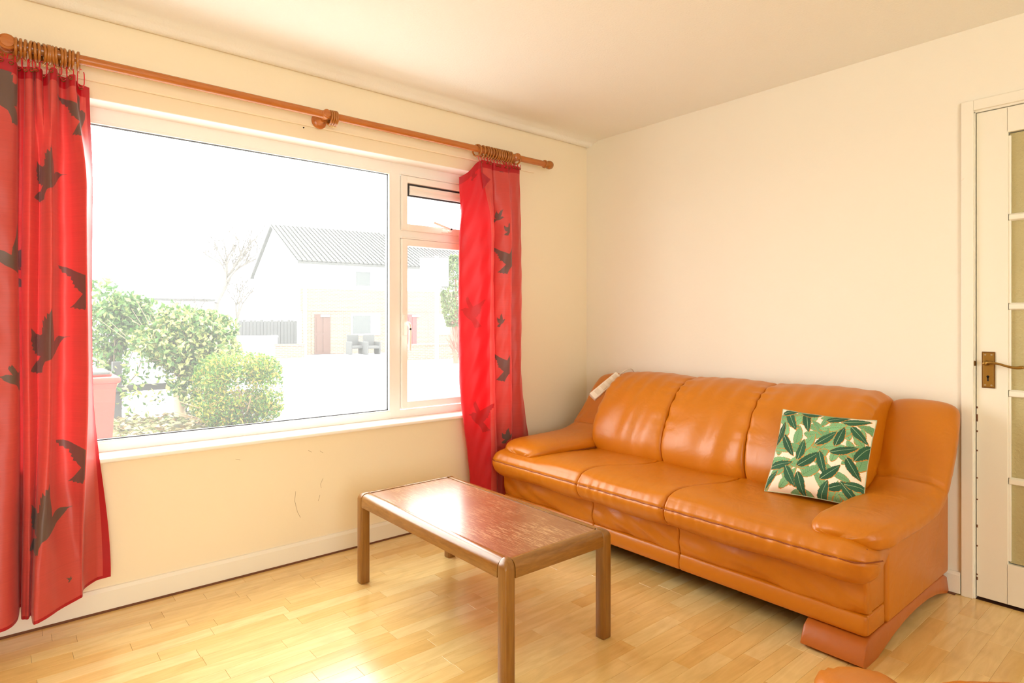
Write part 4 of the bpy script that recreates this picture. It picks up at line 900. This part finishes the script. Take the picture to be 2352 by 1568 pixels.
# street: far kerb, walls, terrace
A0 = ray(690, 735, 31); A0.z = 0
a5 = math.radians(57.5); fw = Vector((S40, C40, 0)); rt = Vector((C40, -S40, 0))
dF = (fw*math.cos(a5)+rt*math.sin(a5)).normalized(); dG = (fw*math.cos(a5-PI/2)+rt*math.sin(a5-PI/2)).normalized()   # along the facade, and back from it
def HP(a, g, z): return A0+dF*a+dG*g+Vector((0, 0, z))
def hbox(b, a0, a1, g0, g1, z0, z1):
    V = [HP(a, g, z) for z in (z0, z1) for g in (g0, g1) for a in (a0, a1)]
    return b.add(V, [(0, 1, 3, 2), (4, 6, 7, 5), (0, 4, 5, 1), (2, 3, 7, 6), (0, 2, 6, 4), (1, 5, 7, 3)])
def apx(px):                                # distance along the facade seen in column px
    u = (px-1176)/1403; n_ = rt-fw*u; return -(A0.dot(n_))/dF.dot(n_)
EV, RI = 4.25, 6.9; gd = 13.0; LEN = 34
t = thing('terraced_house', (A0.x, A0.y, ZS), 'white and brick terraced house with tiled roof across the street', 'house')
b = B(); hbox(b, 0, LEN, .2, gd, ZS, EV)
b.add([HP(0, .2, EV), HP(0, gd, EV), HP(0, gd/2, RI-.05), HP(LEN, .2, EV), HP(LEN, gd, EV), HP(LEN, gd/2, RI-.05)], [(0, 1, 2), (3, 5, 4), (0, 2, 5, 3), (1, 4, 5, 2)])
b.build('gable_wall', M['render'], t)
def zpy(py, a, g=0):
    p = HP(a, g, 0); tt = p.dot(fw); return EYE+(735-py)/1403*tt
ap = {k: apx(k) for k in (697, 722, 760, 772, 800, 812, 851, 875, 808, 867, 893, 932, 950, 965, 1008, 1030)}
zf = zpy(690, 5)
b = B(); hbox(b, 0, LEN, 0, .2, zf-.6, zf+.55); hbox(b, .1, LEN, .02, .2, ZS, zf-.6); b.build('brick_facing', M['brickw'], t)
b = B(); hbox(b, .0, LEN, -.02, .2, zf+.55, EV); b.build('rendered_band', M['render'], t)
b = B(); hbox(b, ap[697], ap[697]+.12, -.12, 0, ZS, EV); b.build('downpipe', M['render'], t)
b = B()
rw = 26
for i in range(rw):
    f0, f1 = i/rw, (i+1)/rw
    for g0, g1 in ((-.35+(gd/2+.35)*f0, -.35+(gd/2+.35)*f1),):
        z0, z1 = EV-.1+(RI-EV+.1)*f0, EV-.1+(RI-EV+.1)*f1
        n0 = 140
        for k in range(n0):
            a_, b2_ = -.2+(LEN+.2)*k/n0, -.2+(LEN+.2)*(k+.62)/n0
            b.add([HP(a_, g0, z0+.06), HP(b2_, g0, z0+.06), HP(b2_, g1+.05, z1+.06), HP(a_, g1+.05, z1+.06), HP(a_, g0, z0), HP(b2_, g0, z0)], [(0, 1, 2, 3), (0, 4, 5, 1)])
            a_, b2_ = b2_, -.2+(LEN+.2)*(k+1)/n0
            b.add([HP(a_, g0, z0+.02), HP(b2_, g0, z0+.02), HP(b2_, g1+.05, z1+.02), HP(a_, g1+.05, z1+.02)], [(0, 1, 2, 3)])
b.build('roof_tiles', M['tile'], t, kind='stuff')
b = B(); V = [HP(-.2, -.35, EV-.12), HP(LEN, -.35, EV-.12), HP(LEN, gd/2, RI-.02), HP(-.2, gd/2, RI-.02), HP(-.2, gd+.3, EV-.12), HP(LEN, gd+.3, EV-.12)]
V += [p-Vector((0, 0, .12)) for p in V]
b.add(V, [(0, 1, 2, 3), (3, 2, 5, 4), (6, 9, 8, 7), (9, 10, 11, 8), (0, 6, 7, 1), (4, 5, 11, 10), (0, 3, 9, 6), (3, 4, 10, 9)]); b.build('roof', M['tile'], t)
ch = apx(858)*1.0+3.2; b = B(); hbox(b, ch-.5, ch+.5, gd/2-.4, gd/2+.4, RI-.5, RI+1.1); b.build('chimney', M['render'], t)
def hwin(p0, p1, y0_, y1_, dark, name='window'):
    a0, a1 = apx(p0), apx(p1); am_ = (a0+a1)/2; z1, z0 = zpy(y0_, am_), zpy(y1_, am_)
    f = B(); hbox(f, a0, a1, -.04, .05, z0, z1); f = f.build(name, M['render'], t)
    for (d0, d1, e0, e1, mm) in dark:
        A_ = a0+(a1-a0)*d0; B_ = a0+(a1-a0)*d1; b = B(); hbox(b, A_, B_, -.06, -.035, z1-(z1-z0)*e1, z1-(z1-z0)*e0); b.build('pane', M[mm], f)
hwin(812, 872, 618, 664, [(.07, .62, .14, .84, 'dark'), (.68, .94, .1, .9, 'net')])
hwin(806, 873, 720, 770, [(.05, .66, .08, .92, 'dark'), (.7, .95, .08, .92, 'net')])
hwin(716, 774, 610, 662, [(.06, .5, .1, .9, 'net'), (.54, .94, .1, .9, 'net')])
hwin(932, 967, 622, 667, [(.06, .94, .1, .9, 'net')]); hwin(1010, 1036, 622, 667, [(.1, .6, .1, .7, 'dark')]); hwin(1004, 1032, 721, 768, [(.06, .94, .05, .92, 'net')])
def hdoor(p0, p1, y0_, y1_, mm):
    a0, a1 = apx(p0), apx(p1); z1, z0 = zpy(y0_, a0), max(ZS+.02, zpy(y1_, a0))
    b = B(); hbox(b, a0-.12, a1+.7, -.03, .06, z0, z1+.06); f = b.build('doorway', M['brickw'], t)
    b = B(); hbox(b, a0, a1, -.07, -.035, z0, z1-.05); dr = b.build('door', M[mm], t)
    b = B()
    for e0, e1, h0, h1 in ((.12, .46, .08, .45), (.54, .88, .08, .45), (.12, .46, .52, .92), (.54, .88, .52, .92)):
        hbox(b, a0+(a1-a0)*e0, a0+(a1-a0)*e1, -.09, -.07, z1-.05-(z1-z0)*h1, z1-.05-(z1-z0)*h0)
    b.build('door_panel', M[mm], dr)
    b = B(); hbox(b, a0+.3, a0+.75, -.16, -.03, z1-.18, z1-.08); b.build('porch_light', M['render'], t)
hdoor(722, 758, 719, 814, 'doorb'); hdoor(934, 956, 720, 795, 'doorr')
# far boundary walls
def streetwall(name, label, cat, p0, p1, tt, ztop, m, cop=None, thick=.25):
    a, c_ = ray(p0, 735, tt), ray(p1, 735, tt*1.0); a.z = c_.z = 0; d_ = (dF); u1 = (p1-1176)/1403; n_ = rt-fw*u1; Lw = -(a.dot(n_))/dF.dot(n_)
    r = thing(name, (a.x, a.y, ZS), label, cat); b = B()
    V = [a+dF*k+dG*g+Vector((0, 0, z)) for z in (ZS, ztop) for g in (0, thick) for k in (0, Lw)]
    b.add(V, [(0, 1, 3, 2), (4, 6, 7, 5), (0, 4, 5, 1), (2, 3, 7, 6), (0, 2, 6, 4), (1, 5, 7, 3)]); b.build('wall_body', m, r)
    if cop:
        b = B(); V = [a+dF*k+dG*g+Vector((0, 0, z)) for z in (ztop, ztop+.08) for g in (-.03, thick+.03) for k in (-.03, Lw+.03)]
        b.add(V, [(0, 1, 3, 2), (4, 6, 7, 5), (0, 4, 5, 1), (2, 3, 7, 6), (0, 2, 6, 4), (1, 5, 7, 3)]); b.build('coping', cop, r)
    return r, a, Lw
streetwall('garden_wall', 'low brick boundary wall left of the brown front door', 'wall', 632, 700, 26, .06, M['brickw'], M['brickw'])
streetwall('garden_wall', 'long low brick wall seen through the narrow casement', 'wall', 936, 1075, 27, .02, M['brickw'], M['brickw'])
streetwall('garden_wall', 'pale rendered low wall in front of the black gate', 'wall', 545, 637, 28, .36, M['road'], M['render'])
r, a, Lw = streetwall('timber_fence', 'weathered black timber fence and gate beside the house gable', 'fence', 548, 682, 29.7, .2, M['render'])
nb = 17
b = B(); V = [a+dF*q+dG*g+Vector((0, 0, z)) for z in (ZS+.25, 1.10) for g in (-.01, .0) for q in (0, Lw)]
b.add(V, [(0, 1, 3, 2), (4, 6, 7, 5), (0, 4, 5, 1), (2, 3, 7, 6), (0, 2, 6, 4), (1, 5, 7, 3)]); b.build('backing_rail', M['blk'], r)
for k in range(nb):
    b = B(); z1 = 1.16+.03*math.sin(k*2.3); a0, a1 = Lw*k/nb+.01, Lw*(k+.97)/nb
    V = [a+dF*q+dG*g+Vector((0, 0, z)) for z in (ZS+.2, z1) for g in (-.04, -.01) for q in (a0, a1)]
    b.add(V, [(0, 1, 3, 2), (4, 6, 7, 5), (0, 4, 5, 1), (2, 3, 7, 6), (0, 2, 6, 4), (1, 5, 7, 3)]); b.build('board', M['blk'], r)
k1 = ray(640, 833, 24); b = B(); V = []
kb = ray(500, 735, 24); kb.z = 0
V = [kb+dF*k+dG*g+Vector((0, 0, z)) for z in (ZS, ZS+.12) for g in (0, 2.5) for k in (-30, 40)]
b.add(V, [(0, 1, 3, 2), (4, 6, 7, 5), (0, 4, 5, 1), (2, 3, 7, 6), (0, 2, 6, 4), (1, 5, 7, 3)]); b.build('trim_9', M['road'], kind='structure', label='far pavement and kerb')
# wicker chairs and table in the far front yard
wk = mat('grey_wicker', (.06, .06, .06), .8)
def wchair(px, label):
    p = ray(px, 800, 29.5); p.z = ZS+.12; r = thing('wicker_chair', p, label, 'chair')
    def bx(x0, x1, y0, y1, z0, z1, nm): b = B(); b.box(p.x+x0, p.x+x1, p.y+y0, p.y+y1, p.z+z0, p.z+z1, .03, 2); b.build(nm, wk, r)
    bx(-.3, .3, -.3, .3, .28, .42, 'seat'); bx(-.3, .3, .24, .34, .4, .95, 'backrest'); bx(-.36, -.28, -.3, .3, 0, .62, 'arm'); bx(.28, .36, -.3, .3, 0, .62, 'arm')
wchair(816, 'grey wicker chair below the far ground-floor window'); wchair(853, 'grey wicker chair just right of its twin by the far house')
# street sign post
p = ray(1003, 905, 14.6); r = thing('street_pole', (p.x, p.y, ZS), 'slim white street pole with a blank white board', 'pole')
b = B(); b.tube([(p.x, p.y, ZS), (p.x, p.y, 2.7)], .045, 12); b.build('pole', M['render'], r, smooth=True)
pw = mat('white_board', (.85, .85, .85), .5)
for s_, w_ in ((-1, .34), (1, .22)):
    c = Vector((p.x, p.y, 0))+rt*s_*(.06+w_/2); V = [c+rt*k+fw*g+Vector((0, 0, z)) for z in (1.98, 2.66) for g in (-.01, .01) for k in (-w_/2, w_/2)]
    b = B(); b.add(V, [(0, 1, 3, 2), (4, 6, 7, 5), (0, 4, 5, 1), (2, 3, 7, 6), (0, 2, 6, 4), (1, 5, 7, 3)]); b.build('board', pw, r)
    b = B(); q = Vector((p.x, p.y, 0))
    for z in (1.96, 2.68): b.tube([q+Vector((0, 0, z)), q+rt*s_*(w_+.06)+Vector((0, 0, z))], .009, 6)
    b.build('bracket_arm', M['blk'], r)
# conifer beside the far house
c = ray(1047, 680, 25); t = thing('conifer', (c.x, c.y, ZS), 'narrow pale green conifer by the far maroon door', 'tree')
b = B(); b.tube([(c.x, c.y, ZS), (c.x, c.y, 2.9)], [.12, .04], 8); b.build('trunk', mat('red_bark', (.20, .08, .05), .9), t)
P = []
for _ in range(2600):
    z = rng.uniform(.9, 3.8); f = math.sin(PI*min(1, (z-.4)/3.6))**.6*.55+.05; a_ = rng.uniform(0, 6.28); k = rng.uniform(.5, 1)**.5; P.append((c.x+f*k*math.cos(a_), c.y+f*k*math.sin(a_), z))
leaves('foliage', P, .20, LC, t, asp=.35)
twigs(90, (c.x, c.y, -.3), (c.x, c.y, .6), (.5, .5, .9), .02).build('bare_twigs', mat('red_twig', (.25, .10, .07), .9), t)
# bare trees behind, left of the gable
def bare(px, tt, h, label):
    q = ray(px, 735, tt); r = thing('bare_tree', (q.x, q.y, ZS), label, 'tree'); b = B(); rr = random.Random(px)
    def grow(p, d, l, rad, k):
        e = p+d*l; b.tube([p, (p+e)/2+Vector((rr.uniform(-.06, .06)*l,)*3), e], [rad, rad*.8, rad*.6], 5, caps=False)
        if k == 0: return
        for _ in range(3 if k > 1 else 4):
            nd_ = (d+Vector((rr.uniform(-.75, .75), rr.uniform(-.75, .75), rr.uniform(-.15, .55)))).normalized(); grow(e, nd_, l*rr.uniform(.6, .8), rad*.6, k-1)
    grow(Vector((q.x, q.y, ZS)), Vector((0, 0, 1)), h*.27, h*.026, 5); b.build('branches', mat('winter_bark', (.10, .09, .08), .9), r)
bare(497, 44, 11.0, 'pale bare winter tree left of the far gable'); bare(545, 52, 7, 'smaller bare tree touching the far gable'); bare(437, 50, 5.0, 'most distant bare tree above the holly')
# distant shed-like building, telegraph pole
q = ray(350, 735, 60); b = B(); b.box(q.x, q.x+5.5, q.y, q.y+5, ZS, 3.1); q2 = b
t = thing('distant_building', (q.x+2.7, q.y+2.5, ZS), 'flat-roofed pale building far away above the bushes', 'building'); b.build('walls', M['render'], t)
b = B(); b.box(q.x-.2, q.x+5.7, q.y-.2, q.y+5.2, 3.1, 3.35); b.build('roof', M['tile'], t)
q = ray(252, 735, 20); t = thing('telegraph_pole', (q.x, q.y, ZS), 'faint wooden telegraph pole above the leggy shrub', 'pole')
b = B(); b.tube([(q.x, q.y, ZS), (q.x, q.y, 5.2)], [.13, .10], 12); b.build('pole', mat('pale_pole_wood', (.42, .40, .38), .8), t, smooth=True)
